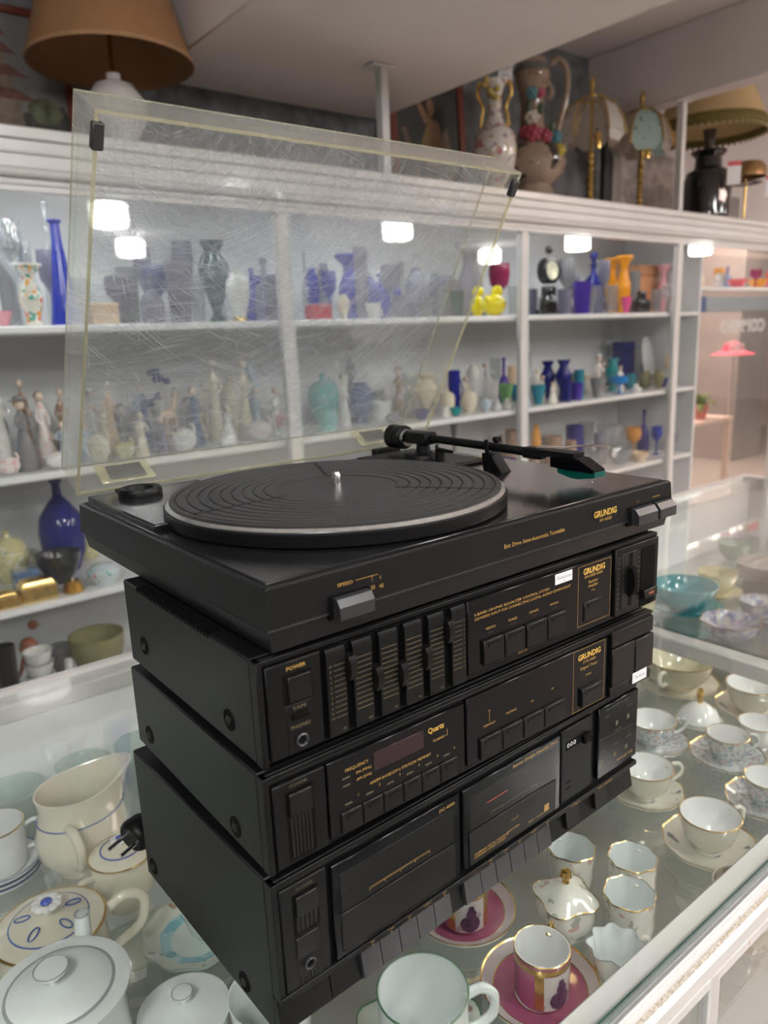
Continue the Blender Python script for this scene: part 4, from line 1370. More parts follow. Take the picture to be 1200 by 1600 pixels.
ITEMS = [
    (1, 'goblet', 0.293, 1.660, 0.245, 0.030, 'clear'),
    (1, 'goblet', 0.345, 1.780, 0.214, 0.024, 'clear'),
    (1, 'flower_vase', 0.303, 1.580, 0.140, 0.033, 'floral'),
    (1, 'tall_bottle', 0.395, 1.640, 0.250, 0.036, 'blue'),
    (1, 'decanter', 0.427, 1.820, 0.333, 0.025, 'clear'),
    (1, 'dish', 0.242, 1.600, 0.036, 0.019, 'pink'),
    (1, 'small_box', 0.471, 1.600, 0.053, 0.034, 'peach'),
    (1, 'goblet', 0.645, 1.660, 0.153, 0.038, 'bluegrey'),
    (1, 'beaker', 0.602, 1.780, 0.138, 0.041, 'clear'),
    (1, 'beaker', 0.772, 1.740, 0.134, 0.050, 'clear'),
    (1, 'urn', 0.878, 1.780, 0.240, 0.044, 'darkgreen'),
    (1, 'egg_vase', 0.850, 1.590, 0.138, 0.034, 'white'),
    (1, 'bottle', 0.992, 1.760, 0.161, 0.023, 'blue'),
    (1, 'decanter', 0.989, 1.680, 0.187, 0.032, 'lilac'),
    (1, 'beaker', 0.993, 1.620, 0.131, 0.028, 'lilac'),
    (1, 'bottle', 1.121, 1.660, 0.203, 0.012, 'clear'),
    (1, 'egg_vase', 1.185, 1.720, 0.162, 0.024, 'blue'),
    (1, 'goblet', 1.209, 1.660, 0.149, 0.024, 'blue'),
    (1, 'small_box', 1.110, 1.580, 0.045, 0.033, 'red'),
    (1, 'flower_vase', 1.366, 1.763, 0.214, 0.049, 'blue'),
    (1, 'egg_vase', 1.204, 1.580, 0.075, 0.020, 'cream'),
    (1, 'egg_vase', 1.378, 1.677, 0.138, 0.036, 'blue'),
    (1, 'urn', 1.508, 1.740, 0.154, 0.049, 'blue'),
    (1, 'dish', 1.319, 1.580, 0.048, 0.026, 'white'),
    (1, 'egg_vase', 1.626, 1.720, 0.172, 0.041, 'lilac'),
    (1, 'beaker', 1.451, 1.600, 0.072, 0.029, 'lilac'),
    (1, 'dish', 1.558, 1.600, 0.064, 0.037, 'grey'),
    (1, 'flower_vase', 1.945, 1.772, 0.279, 0.060, 'lilac'),
    (1, 'beaker', 1.708, 1.600, 0.088, 0.025, 'darkgreen'),
    (1, 'duck', 1.898, 1.688, 0.114, 0.036, 'yellow'),
    (1, 'duck', 1.884, 1.590, 0.109, 0.055, 'yellow'),
    (1, 'goblet', 2.117, 1.780, 0.207, 0.043, 'maroon'),
    (1, 'beaker', 2.073, 1.660, 0.115, 0.025, 'clear'),
    (1, 'round_clock', 2.373, 1.740, 0.283, 0.053, 'black'),
    (1, 'ink_pot', 2.176, 1.580, 0.105, 0.037, 'black'),
    (1, 'goblet', 2.465, 1.720, 0.231, 0.035, 'grey'),
    (1, 'beaker', 2.277, 1.580, 0.096, 0.030, 'lilac'),
    (1, 'beaker', 2.385, 1.580, 0.126, 0.036, 'violet'),
    (1, 'decanter', 2.620, 1.700, 0.262, 0.044, 'navy'),
    (1, 'flower_vase', 2.782, 1.720, 0.240, 0.037, 'orange'),
    (1, 'flower_vase', 2.755, 1.640, 0.242, 0.039, 'orange'),
    (1, 'dish', 2.660, 1.560, 0.066, 0.022, 'hotpink'),
    (1, 'beaker', 2.587, 1.580, 0.114, 0.024, 'clear'),
    (1, 'small_box', 3.107, 1.804, 0.224, 0.080, 'orangebox'),
    (1, 'flower_vase', 3.154, 1.696, 0.220, 0.033, 'pink'),
    (1, 'ink_pot', 2.864, 1.621, 0.095, 0.043, 'black'),
    (1, 'beaker', 2.917, 1.579, 0.100, 0.023, 'clear'),
    (1, 'goblet', 3.030, 1.600, 0.119, 0.023, 'clear'),
    (2, 'figurine', 0.204, 1.635, 0.223, 0.026, 'white'),
    (2, 'figurine', 0.289, 1.760, 0.222, 0.021, 'brown'),
    (2, 'figurine', 0.251, 1.600, 0.176, 0.031, 'grey'),
    (2, 'figurine', 0.310, 1.660, 0.188, 0.026, 'whitepink'),
    (2, 'figurine', 0.375, 1.740, 0.191, 0.020, 'brown'),
    (2, 'figurine', 0.345, 1.615, 0.109, 0.024, 'paleblue'),
    (2, 'swan', 0.309, 1.569, 0.049, 0.034, 'white'),
    (2, 'swan', 0.200, 1.573, 0.051, 0.026, 'whitepink'),
    (2, 'figurine', 0.481, 1.660, 0.205, 0.022, 'peach'),
    (2, 'figurine', 0.459, 1.740, 0.144, 0.019, 'white'),
    (2, 'figurine', 0.494, 1.612, 0.140, 0.020, 'grey'),
    (2, 'figurine', 0.526, 1.580, 0.115, 0.022, 'cream'),
    (2, 'figurine', 0.600, 1.722, 0.186, 0.020, 'bluegrey'),
    (2, 'bouquet', 0.682, 1.820, 0.256, 0.045, 'navy'),
    (2, 'horse', 0.649, 1.678, 0.169, 0.045, 'peach'),
    (2, 'figurine', 0.720, 1.660, 0.168, 0.027, 'bluegrey'),
    (2, 'swan', 0.646, 1.580, 0.076, 0.035, 'white'),
    (2, 'figurine', 0.802, 1.700, 0.250, 0.026, 'cream'),
    (2, 'figurine', 0.786, 1.600, 0.107, 0.036, 'white'),
    (2, 'egg_vase', 0.882, 1.760, 0.166, 0.029, 'cream'),
    (2, 'figurine', 0.882, 1.663, 0.243, 0.026, 'cream'),
    (2, 'figurine', 0.977, 1.780, 0.266, 0.026, 'paleblue'),
    (2, 'swan', 0.889, 1.598, 0.072, 0.038, 'whitepink'),
    (2, 'figurine', 1.008, 1.700, 0.143, 0.024, 'white'),
    (2, 'bouquet', 0.952, 1.579, 0.079, 0.027, 'pink'),
    (2, 'figurine', 0.595, 1.600, 0.097, 0.019, 'lilac'),
    (2, 'swan', 0.411, 1.570, 0.090, 0.029, 'cream'),
    (2, 'swan', 0.475, 1.565, 0.057, 0.030, 'yellowish'),
    (2, 'tureen', 1.231, 1.760, 0.176, 0.054, 'turquoise'),
    (2, 'tureen', 1.135, 1.600, 0.085, 0.034, 'turquoise'),
    (2, 'figurine', 1.350, 1.763, 0.264, 0.022, 'grey'),
    (2, 'figurine', 1.246, 1.660, 0.176, 0.025, 'white'),
    (2, 'egg_vase', 1.341, 1.697, 0.136, 0.043, 'bluegrey'),
    (2, 'basket', 1.441, 1.720, 0.151, 0.042, 'white'),
    (2, 'figurine', 1.562, 1.760, 0.175, 0.028, 'brown'),
    (2, 'swan', 1.395, 1.600, 0.041, 0.036, 'grey'),
    (2, 'urn', 1.679, 1.740, 0.145, 0.045, 'cream'),
    (2, 'dish', 1.526, 1.600, 0.034, 0.033, 'navy'),
    (2, 'mug', 1.820, 1.740, 0.149, 0.029, 'navyblue'),
    (2, 'beaker', 1.610, 1.570, 0.037, 0.016, 'white'),
    (2, 'tureen', 1.709, 1.660, 0.094, 0.028, 'cream'),
    (2, 'tureen', 1.781, 1.620, 0.092, 0.031, 'cream'),
    (2, 'dish', 1.668, 1.575, 0.030, 0.023, 'teal'),
    (2, 'figurine', 1.970, 1.721, 0.172, 0.020, 'clear'),
    (2, 'goblet', 1.982, 1.679, 0.186, 0.022, 'clear'),
    (2, 'bottle', 2.098, 1.740, 0.183, 0.023, 'violet'),
    (2, 'dish', 2.043, 1.680, 0.084, 0.030, 'green'),
    (2, 'egg_vase', 1.826, 1.580, 0.050, 0.021, 'paleblue'),
    (2, 'ink_pot', 1.888, 1.580, 0.040, 0.017, 'white'),
    (2, 'ink_pot', 1.940, 1.580, 0.041, 0.017, 'white'),
    (2, 'figurine', 2.203, 1.660, 0.135, 0.016, 'whiteorange'),
    (2, 'figurine', 2.183, 1.610, 0.111, 0.015, 'whiteorange'),
    (2, 'figurine', 2.184, 1.560, 0.084, 0.025, 'whiteorange'),
    (2, 'urn', 2.351, 1.722, 0.158, 0.032, 'navy'),
    (2, 'urn', 2.374, 1.658, 0.162, 0.035, 'navy'),
    (2, 'mug', 2.277, 1.570, 0.086, 0.031, 'navy'),
    (2, 'mug', 2.428, 1.620, 0.117, 0.027, 'tealglass'),
    (2, 'beaker', 2.351, 1.570, 0.070, 0.024, 'violet'),
    (2, 'figurine', 2.586, 1.640, 0.168, 0.028, 'whitepink'),
    (2, 'dish', 2.488, 1.570, 0.082, 0.032, 'grey'),
    (2, 'urn', 2.809, 1.720, 0.146, 0.035, 'teal'),
    (2, 'goblet', 2.687, 1.600, 0.075, 0.039, 'skyblue'),
    (2, 'plate_on_stand', 3.107, 1.740, 0.235, 0.049, 'silver'),
    (2, 'egg_vase', 2.987, 1.660, 0.079, 0.030, 'olive'),
    (2, 'egg_vase', 2.997, 1.600, 0.087, 0.027, 'olive'),
    (2, 'ink_pot', 2.754, 1.560, 0.038, 0.023, 'white'),
    (2, 'small_box', 3.068, 1.840, 0.214, 0.044, 'navy'),
    (3, 'round_bottle', 0.350, 1.785, 0.258, 0.062, 'navyglass'),
    (3, 'tureen', 0.207, 1.780, 0.145, 0.049, 'yellowish'),
    (3, 'bowl', 0.303, 1.675, 0.082, 0.057, 'black'),
    (3, 'ginger_jar', 0.388, 1.585, 0.055, 0.044, 'turqwhite'),
    (3, 'gold_box', 0.220, 1.580, 0.051, 0.042, 'gold'),
    (3, 'beehive', 0.304, 1.570, 0.032, 0.026, 'gold'),
    (3, 'small_box', 0.216, 1.665, 0.058, 0.030, 'denim'),
    (3, 'gold_box', 0.134, 1.577, 0.034, 0.042, 'gold'),
    (3, 'candlestick', 1.776, 1.700, 0.271, 0.032, 'pewter'),
    (3, 'bowl', 1.983, 1.640, 0.113, 0.056, 'violet'),
    (3, 'egg_vase', 2.253, 1.700, 0.218, 0.021, 'amber'),
    (3, 'mug', 2.536, 1.720, 0.187, 0.048, 'navy'),
    (3, 'mug', 2.355, 1.600, 0.149, 0.029, 'brown'),
    (3, 'bowl', 2.837, 1.741, 0.155, 0.066, 'clear'),
    (3, 'bowl', 2.714, 1.600, 0.067, 0.058, 'clear'),
    (3, 'goblet', 2.901, 1.659, 0.142, 0.036, 'amber'),
    (3, 'bottle', 3.110, 1.740, 0.203, 0.028, 'navy'),
    (3, 'goblet', 3.034, 1.620, 0.136, 0.027, 'blue'),
    (3, 'dish', 2.835, 1.580, 0.042, 0.041, 'peach'),
    (4, 'bowl', 0.385, 1.720, 0.152, 0.076, 'olive'),
    (4, 'bird', 0.220, 1.780, 0.227, 0.040, 'redbrown'),
    (4, 'beaker', 0.127, 1.600, 0.228, 0.027, 'black'),
    (4, 'ink_pot', 0.273, 1.600, 0.148, 0.022, 'white'),
]

SHELF = {1: 'top shelf', 2: 'middle shelf', 3: 'third shelf', 4: 'bottom shelf'}
ORD = ('first second third fourth fifth sixth seventh eighth ninth tenth eleventh twelfth thirteenth fourteenth fifteenth sixteenth '
       'seventeenth eighteenth nineteenth twentieth').split()


def bay(x):
    return 'left bay' if x < 1.0 else 'second bay' if x < 2.05 else 'third bay' if x < 3.2 else 'right bay'


def put_ornaments(items, zs=None):
    seen = {}
    for it in items:
        s, k, x, y, h, r, c = it
        seen.setdefault((s, bay(x), k, c), []).append(it)
    for v in seen.values():
        v.sort(key=lambda q: q[2])
    for i, it in enumerate(items):
        s, k, x, y, h, r, c = it
        o = ornament(k, h, r, c, i * 7 + 3)
        o.location = (x, y, (zs or ZS)[s] + .0005)
        if k in ('figurine', 'swan', 'horse', 'duck', 'mug', 'bird'):
            o.rotation_euler[2] = math.radians((i * 53) % 70 - 35)
        pal = seen[s, bay(x), k, c]
        kw, cat = KW[k]
        if len(pal) == 1:
            lab = '%s %s on the %s of the %s' % (CW[c], kw, SHELF[s], bay(x))
        else:
            lab = '%s %s, %s of %d from left, %s of the %s' % (CW[c], kw, ORD[pal.index(it)], len(pal), SHELF[s], bay(x))
        tag(o, lab, cat, 'ornaments on the %s of the %s' % (SHELF[s], bay(x)))




def crowd(shelf, x0, x1, n, kinds, colours, hr, rr, seed, ylo=1.56, yhi=1.92):
    """more pieces standing wherever the shelf still has room"""
    R = random.Random(seed)
    for k in range(n):
        for attempt in range(60):
            x, y, h, r = R.uniform(x0, x1), R.uniform(ylo, yhi), R.uniform(*hr), R.uniform(*rr)
            kd, c = R.choice(kinds), R.choice(colours)
            if kd == 'dish':
                h *= .45
            if y - r > 1.537 and y + r < 1.94 and abs(x - 3.2) > r + .015 and all(i[0] != shelf or math.hypot(x - i[2], y - i[3]) > r + i[5] + .002 for i in ITEMS):
                ITEMS.append((shelf, kd, round(x, 3), round(y, 3), round(h, 3), round(r, 3), c))
                break


crowd(1, .22, .98, 12, ('goblet', 'beaker', 'decanter'), ('clear', 'grey', 'lilac'), (.12, .26), (.022, .034), 1)
crowd(1, 1.05, 2.05, 12, ('goblet', 'beaker', 'bottle', 'egg_vase'), ('clear', 'blue', 'lilac', 'grey'), (.10, .24), (.022, .036), 2)
crowd(1, 2.1, 3.15, 12, ('goblet', 'beaker', 'decanter', 'dish'), ('clear', 'lilac', 'grey'), (.10, .24), (.022, .034), 3)
crowd(2, .18, .98, 26, ('figurine', 'figurine', 'swan'), ('white', 'grey', 'cream', 'paleblue', 'whitepink', 'lilac'), (.08, .19), (.018, .030), 4)
crowd(2, 1.05, 2.05, 14, ('figurine', 'dish', 'egg_vase', 'ink_pot', 'goblet'), ('white', 'cream', 'grey', 'clear', 'paleblue'), (.06, .17), (.020, .032), 5)
crowd(2, 2.1, 3.15, 16, ('figurine', 'goblet', 'mug', 'ink_pot', 'dish'), ('white', 'clear', 'olive', 'navy', 'peach', 'tealglass'), (.06, .19), (.020, .034), 6)
crowd(3, .15, .5, 3, ('dish', 'ink_pot'), ('cream', 'white', 'yellowish'), (.05, .09), (.025, .04), 7)
crowd(3, 1.1, 2.05, 8, ('mug', 'bowl', 'candlestick', 'goblet'), ('violet', 'pewter', 'clear', 'cream'), (.07, .18), (.025, .04), 8)
crowd(3, 2.1, 3.15, 14, ('goblet', 'bowl', 'bottle', 'dish', 'beaker'), ('clear', 'peach', 'amber', 'lilac', 'brown'), (.06, .20), (.024, .045), 9)
ITEMS.append((4, 'dish', .215, 1.66, .03, .042, 'cream'))
crowd(4, .1, .55, 5, ('bowl', 'dish', 'beaker'), ('clear', 'white', 'olive', 'grey'), (.06, .14), (.03, .05), 10)
ITEMS.remove((4, 'dish', .215, 1.66, .03, .042, 'cream'))
put_ornaments(ITEMS)
# cups stacked on the bottom shelf, each one a thing
for k in range(5):
    o = obj('cup', MB().lathe([(0, 0), (.028, 0), (.030, .003), (.036, .030), (.037, .034), (.034, .034), (.030, .006), (0, .006)], 24), pm('white'))
    o.location = (.215, 1.66, -.7995 + k * .0345)
    tag(o, 'white cup %s in the stack on the bottom shelf of the left bay' % ('lowest', 'second from bottom', 'at the middle', 'second from top', 'topmost')[k], 'cup', 'white cups stacked on the bottom shelf')
# low row of coloured glass in the right bay
RB = [(1, 'goblet', 3.32, 1.62, .085, .024, 'pink'), (1, 'bottle', 3.42, 1.66, .11, .022, 'peach'), (1, 'beaker', 3.50, 1.60, .07, .026, 'clear'), (1, 'goblet', 3.60, 1.66, .10, .028, 'amber'),
      (1, 'dish', 3.71, 1.62, .045, .050, 'red'), (1, 'bottle', 3.80, 1.72, .12, .022, 'bluegrey'), (1, 'goblet', 3.86, 1.60, .095, .030, 'maroon'), (1, 'dish', 3.97, 1.64, .05, .048, 'orange'),
      (1, 'beaker', 4.08, 1.62, .09, .03, 'red'), (1, 'goblet', 4.2, 1.66, .1, .03, 'yellowish')]
put_ornaments(RB, {1: .305})

# ------------------------------------------------------------------ things standing on top of the cabinet
TOPZ = .6125
SHADE_BROWN = solid('brown_lampshade', (.30, .15, .065), .8, var=.12, scale=8)
SHADE_CREAM = solid('cream_lampshade', (.66, .50, .27), .8, var=.06, scale=8)
t = thing('table_lamp', 'brown cone-shaded lamp with white ceramic base on top of the cabinet, far left', 'lamp', (.603, 1.695, TOPZ), group='lamps on top of the cabinet')
obj('base', MB().lathe([(0, 0), (.06, 0), (.065, .012), (.035, .03), (.075, .09), (.078, .13), (.050, .172), (.018, .185), (.018, .20), (0, .20)], 28), china('china_lamp_white', (.66, .62, .60)), t)
obj('stem', MB().cyl((0, 0, .20), (0, 0, .43), .006, seg=10), BRASS, t)
obj('lamp_shade', MB().lathe([(.2, .222), (.203, .222), (.108, .53), (.104, .53), (.199, .224)], 40), SHADE_BROWN, t)
obj('shade_hem', MB().lathe([(.2035, .220), (.2045, .224), (.2025, .230), (.199, .226), (.199, .220)], 40), solid('brown_hem', (.36, .20, .10), .8), t)

FR_RED = solid('red_brown_frame', (.16, .035, .02), .35, var=.25, scale=12, stretch=(3, 3, 20))


def picture(name, label, x0, x1, z0, z1, y, bgs, shapes, lean=.06, fw=.026, frame=FR_RED, group='framed pictures on top of the cabinet'):
    """framed picture leaning on the wall; the image is flat colour areas on its board"""
    w, h = x1 - x0, z1 - z0
    t = thing(name, label, 'picture', ((x0 + x1) / 2, y, z0), group=group)
    t.rotation_euler[0] = -lean
    b = MB()
    for q in ((-w / 2, -w / 2 + fw, 0, h), (w / 2 - fw, w / 2, 0, h), (-w / 2 + fw, w / 2 - fw, 0, fw), (-w / 2 + fw, w / 2 - fw, h - fw, h)):
        b.box(q[0], q[1], -.012, .012, q[2], q[3], .003)
    obj('frame', b, frame, t)
    mats = [bgs] + [c for c, _ in shapes]
    b = MB().box(-w / 2 + fw, w / 2 - fw, -.004, .006, fw, h - fw)
    for i, (c, polys) in enumerate(shapes):
        b.mi = i + 1
        for p in polys:
            f = b.bm.faces.new([b.bm.verts.new((-w / 2 + fw + min(1, max(0, u)) * (w - 2 * fw), -.0045 - .0002 * i, fw + min(1, max(0, v)) * (h - 2 * fw))) for u, v in p])
            f.material_index = b.mi
    me = bpy.data.meshes.new('painted_board')
    b.bm.to_mesh(me)
    b.bm.free()
    for m in mats:
        me.materials.append(m)
    o = bpy.data.objects.new('painted_board', me)
    COL.objects.link(o)
    o.parent = t
    return t


def blob(cx, cy, rx, ry, n=14, j=.18, seed=1):
    R = random.Random(seed)
    return [(cx + rx * math.cos(2 * PI * k / n) * (1 + R.uniform(-j, j)), cy + ry * math.sin(2 * PI * k / n) * (1 + R.uniform(-j, j))) for k in range(n)]


ROCK = solid('paint_dark_rock', (.055, .055, .05), .7, var=.6, scale=30)
PAG = solid('paint_pagoda_red', (.16, .07, .055), .7, var=.3, scale=40)
PAGW = solid('paint_pagoda_wall', (.20, .16, .12), .7, var=.3, scale=40)
LEAF = solid('paint_foliage', (.10, .11, .06), .7, var=.5, scale=40)
pag = []
for k, (z, w) in enumerate(((.42, .20), (.58, .16), (.73, .115), (.85, .075))):
    pag.append([(.60 - w * 1.25, z), (.60 - w, z + .02), (.60 - w * .5, z + .075), (.60 + w * .5, z + .075), (.60 + w, z + .02), (.60 + w * 1.25, z)])
pag.append([(.59, .92), (.61, .92), (.60, .985)])
picture('framed_picture', 'dark framed picture of a red pagoda, left of the brown lamp', .10, .575, .6150, 1.01, 1.925,
        solid('paint_grey_sky', (.17, .16, .15), .7, var=.2, scale=4),
        [(ROCK, [blob(.15, .12, .35, .22, seed=2), blob(.55, .10, .4, .2, seed=3), blob(.9, .14, .3, .26, seed=4)]), (LEAF, [blob(.08, .36, .12, .10, seed=5), blob(.86, .36, .10, .09, seed=6)]),
         (PAGW, [[(.46, .16), (.74, .16), (.72, .42), (.48, .42)], [(.50, .49), (.70, .49), (.69, .58), (.51, .58)], [(.53, .65), (.67, .65), (.66, .73), (.54, .73)]]), (PAG, pag)], .03, .02)
picture('framed_picture', 'red-brown framed painting of a figure in orange robes beside the vase', 1.672, 2.05, .6150, 1.13, 1.88,
        solid('paint_dark_ground', (.035, .035, .032), .6, var=.4, scale=5),
        [(solid('paint_ochre_robe', (.21, .13, .045), .6, var=.3, scale=14), [[(.34, .0), (.42, .22), (.36, .40), (.52, .62), (.66, .60), (.72, .40), (.70, .0)], blob(.84, .12, .14, .22, seed=8)]),
         (solid('paint_brown_wing', (.13, .09, .06), .6, var=.3, scale=14), [[(.06, .50), (.14, .52), (.32, .22), (.30, .08)], [(.70, .50), (.80, .56), (.86, .40), (.74, .30)]]),
         (solid('paint_flesh', (.27, .15, .085), .6, var=.2, scale=14), [blob(.55, .70, .065, .075, seed=9), [(.44, .56), (.30, .74), (.34, .78), (.54, .60)], blob(.60, .52, .09, .08, seed=10)])], .07, .034)

# floral vase with gilt handles
t = thing('flower_vase', 'tall white floral vase with gilt handle, between painting and big pitcher', 'vase', (1.925, 1.62, TOPZ), -.87, group='vases on top of the cabinet')
obj('body', MB().lathe([(0, 0), (.045, 0), (.05, .012), (.034, .03), (.070, .09), (.078, .15), (.070, .20), (.036, .235), (.026, .26), (.024, .32), (.030, .345), (.046, .372), (.040, .372), (.02, .34), (0, .33)], 32),
    china('china_big_floral', (.62, .58, .54), ((.46, .16, .18), (.52, .42, .26), (.30, .26, .28)), scale=30, coverage=.60), t)
for s_ in (-1, 1):
    obj('handle', MB().tube([(s_ * .022, 0, .35), (s_ * .05, 0, .37), (s_ * .058, 0, .33), (s_ * .040, 0, .29), (s_ * .046, 0, .255), (s_ * .048, 0, .225)], [.006, .007, .007, .006, .006, .007], 8), GOLD, t)
b = MB()
for k in range(7):
    b.ball((-.010 + .022 * math.cos(k * 2.3), -.030 - .006 * math.sin(k), .34 + .03 * math.sin(k * 1.7)), .011, 8, 6)
obj('applied_flowers', b, china('china_applied_yellow', (.55, .42, .12), ((.25, .30, .08), (.6, .3, .15)), scale=90), t)['kind'] = 'stuff'

# big baroque pitcher
PITB = china('china_pitcher_brown', (.30, .215, .16), ((.22, .15, .11),), scale=20)
t = thing('pitcher', 'large brown baroque pitcher with applied roses, tallest on top of the cabinet', 'pitcher', (2.135, 1.63, TOPZ), -.87, group='vases on top of the cabinet')
obj('body', MB().lathe([(0, 0), (.075, 0), (.088, .012), (.080, .035), (.070, .05), (.112, .085), (.126, .125), (.112, .165), (.066, .20), (.046, .25), (.040, .31), (.046, .365), (.062, .41), (.066, .43), (.056, .45), (.05, .475), (0, .475)], 36), PITB, t)
obj('neck_band', MB().lathe([(.068, .432), (.072, .44), (.068, .452)], 36), solid('grey_band', (.10, .10, .10), .3), t)
obj('handle', MB().tube([(.045, 0, .44), (.09, 0, .47), (.122, 0, .43), (.120, 0, .34), (.098, 0, .26), (.085, 0, .20)], [.010, .012, .012, .011, .011, .010], 10), PITB, t)
obj('scroll', MB().tube([(.05, 0, .40), (.068, 0, .37), (.062, 0, .345), (.05, 0, .355)], [.012, .010, .008, .006], 8), PITB, t)
obj('medallion', MB().ball((-.035, -.088, .125), .058, 20, 10, .9, .35, 1.05), solid('dark_medallion', (.035, .022, .022), .12, coat=.8), t)
obj('medallion', MB().ball((.052, -.082, .13), .050, 20, 10, .9, .4, 1.0), solid('dark_medallion', (.035, .022, .022), .12, coat=.8), t)
ROSES = [(.005, -.078, .215, .030, 'rose', (.34, .045, .075)), (.045, -.07, .205, .026, 'rose', (.34, .045, .075)), (-.025, -.07, .222, .022, 'rose', (.30, .04, .07)),
         (.0, -.052, .275, .026, 'daisy', (.52, .46, .38)), (.0, -.052, .355, .022, 'bud', (.09, .22, .25)), (.03, -.05, .352, .016, 'rose', (.42, .07, .12)),
         (.085, -.06, .20, .022, 'bud', (.06, .20, .25)), (.098, -.06, .155, .022, 'bud', (.46, .36, .05))]
for x, y, z, r, nm, c in ROSES:
    b = MB().ball((x, y, z), r * .62, 12, 6)
    for k in range(6):
        a = k * PI / 3 + x * 50
        b.ball((x + r * .62 * math.cos(a), y - r * .1, z + r * .62 * math.sin(a)), r * .48, 8, 5, 1, .6, 1)
    obj('applied_' + nm, b, solid('applied_%s_%d' % (nm, int(c[0] * 1000) + int(c[2] * 100)), c, .3), t)
for k, (x, z) in enumerate(((-.012, .31), (.03, .30), (.07, .235), (.02, .18))):
    obj('applied_leaf', MB().ball((x, -.060 - .02 * (k > 1), z), .020, 10, 5, .6, .25, 1), solid('applied_leaf_green', (.06, .09, .05), .35), t)
tg = MB().box(-.118, -.068, -.095, -.0935, .385, .462)
tg.mi = 1
tg.box(-.1225, -.1182, -.095, -.0935, .385, .462)
o = obj('price_tag', tg, [STICKER, solid('tag_blue_edge', (.05, .07, .28), .5)], t)
m = MB()
text(m, '250', -.093, .434, .016, -.0957, shear=.3)
text(m, 'Jarra', -.093, .410, .008, -.0957, shear=.3)
obj('handwriting', m, INK, o)
obj('tag_string', MB().tube([(-.093, -.092, .462), (-.06, -.045, .45)], .0012, 6), STICKER, o)


def petal_lamp(x, label, panelmats, dz, yaw, arm):
    """brass touch lamp with six bent glass panels hung from ribs"""
    t = thing('table_lamp', label, 'lamp', (x, 1.66, TOPZ), yaw, 'lamps on top of the cabinet')
    obj('base', MB().lathe([(0, 0), (.062, 0), (.064, .006), (.045, .016), (.022, .024), (.012, .034), (0, .034)], 28), BRASS, t)
    pr = [(.012, .03)]
    for k in range(6):
        z = .034 + k * .028
        pr += [(.009, z), (.015, z + .010), (.010, z + .022)]
    pr += [(.016, .205), (.007, .22), (.006, .43), (0, .43)]
    obj('column', MB().lathe(pr, 20), BRASS, t)
    obj('finial', MB().lathe([(0, .425), (.012, .43), (.006, .445), (.012, .465), (.005, .49), (0, .50)], 14), BRASS, t)
    obj('crown_ring', MB().tube([(.048 * math.cos(2 * PI * k / 24), .048 * math.sin(2 * PI * k / 24), .415 + dz) for k in range(24)], .004, 6, True), BRASS, t)
    R6 = [2 * PI * k / 6 for k in range(6)]
    cv = ((.048, .415), (.095, .385), (.125, .325), (.138, .27))
    for k, a in enumerate(R6):
        obj('rib', MB().tube([(q * math.cos(a), q * math.sin(a), z + dz) for q, z in cv], .0035, 6), BRASS, t)
        a2 = a + PI / 6
        ca = math.cos(PI / 6)
        rows = []
        for (q, z), w in zip(((.05, .412), (.094, .383), (.122, .325), (.131, .275), (.118, .245)), (.42, .46, .48, .48, .30)):
            half = q * math.tan(PI / 6) * ca * w * 2 * .98
            for dq in (0,):
                rows.append([(q * ca * math.cos(a2) - s_ * half * math.sin(a2), q * ca * math.sin(a2) + s_ * half * math.cos(a2), z + dz) for s_ in (-1, -.33, .33, 1)])
        b = MB()
        V = [[b.bm.verts.new(p) for p in row] for row in rows]
        ext = bmesh.ops
        fs = []
        for A, B in zip(V, V[1:]):
            for i in range(3):
                fs.append(b.bm.faces.new((A[i], A[i + 1], B[i + 1], B[i])))
        bmesh.ops.solidify(b.bm, geom=fs, thickness=.002)
        if k == 3 and not arm:
            b.bm.free()
            continue
        obj('glass_panel', b, panelmats[k % 2], t)
    if arm:
        obj('arm', MB().tube([(0, 0, .20), (-.045, -.02, .19), (-.065, -.03, .225), (-.060, -.03, .30)], .004, 8), BRASS, t)
        obj('candle_cup', MB().cyl((-.060, -.03, .27), (-.060, -.03, .335), .010, .012, 14), GOLD, t)
    obj('bulb_holder', MB().cyl((.018, -.02, .23), (.018, -.02, .29), .012, .014, 14), GOLD, t)
    return t


PAN_W = china('panel_milk_glass', (.84, .80, .76), ((.33, .30, .25),), scale=32, coverage=.66, rough=.3)
PAN_P = china('panel_pink_glass', (.76, .66, .60), ((.33, .27, .24),), scale=32, coverage=.66, rough=.3)
PAN_A = china('panel_aqua_glass', (.62, .78, .74), ((.22, .25, .20),), scale=32, coverage=.66, rough=.3)
petal_lamp(2.53, 'brass lamp with milky white glass panels, right of the big pitcher', (PAN_W, PAN_P), .0, .10, False)
petal_lamp(2.93 - .05, 'brass lamp with pale aqua glass panels, left of the white support post', (PAN_P, PAN_A), .0, .25, True)

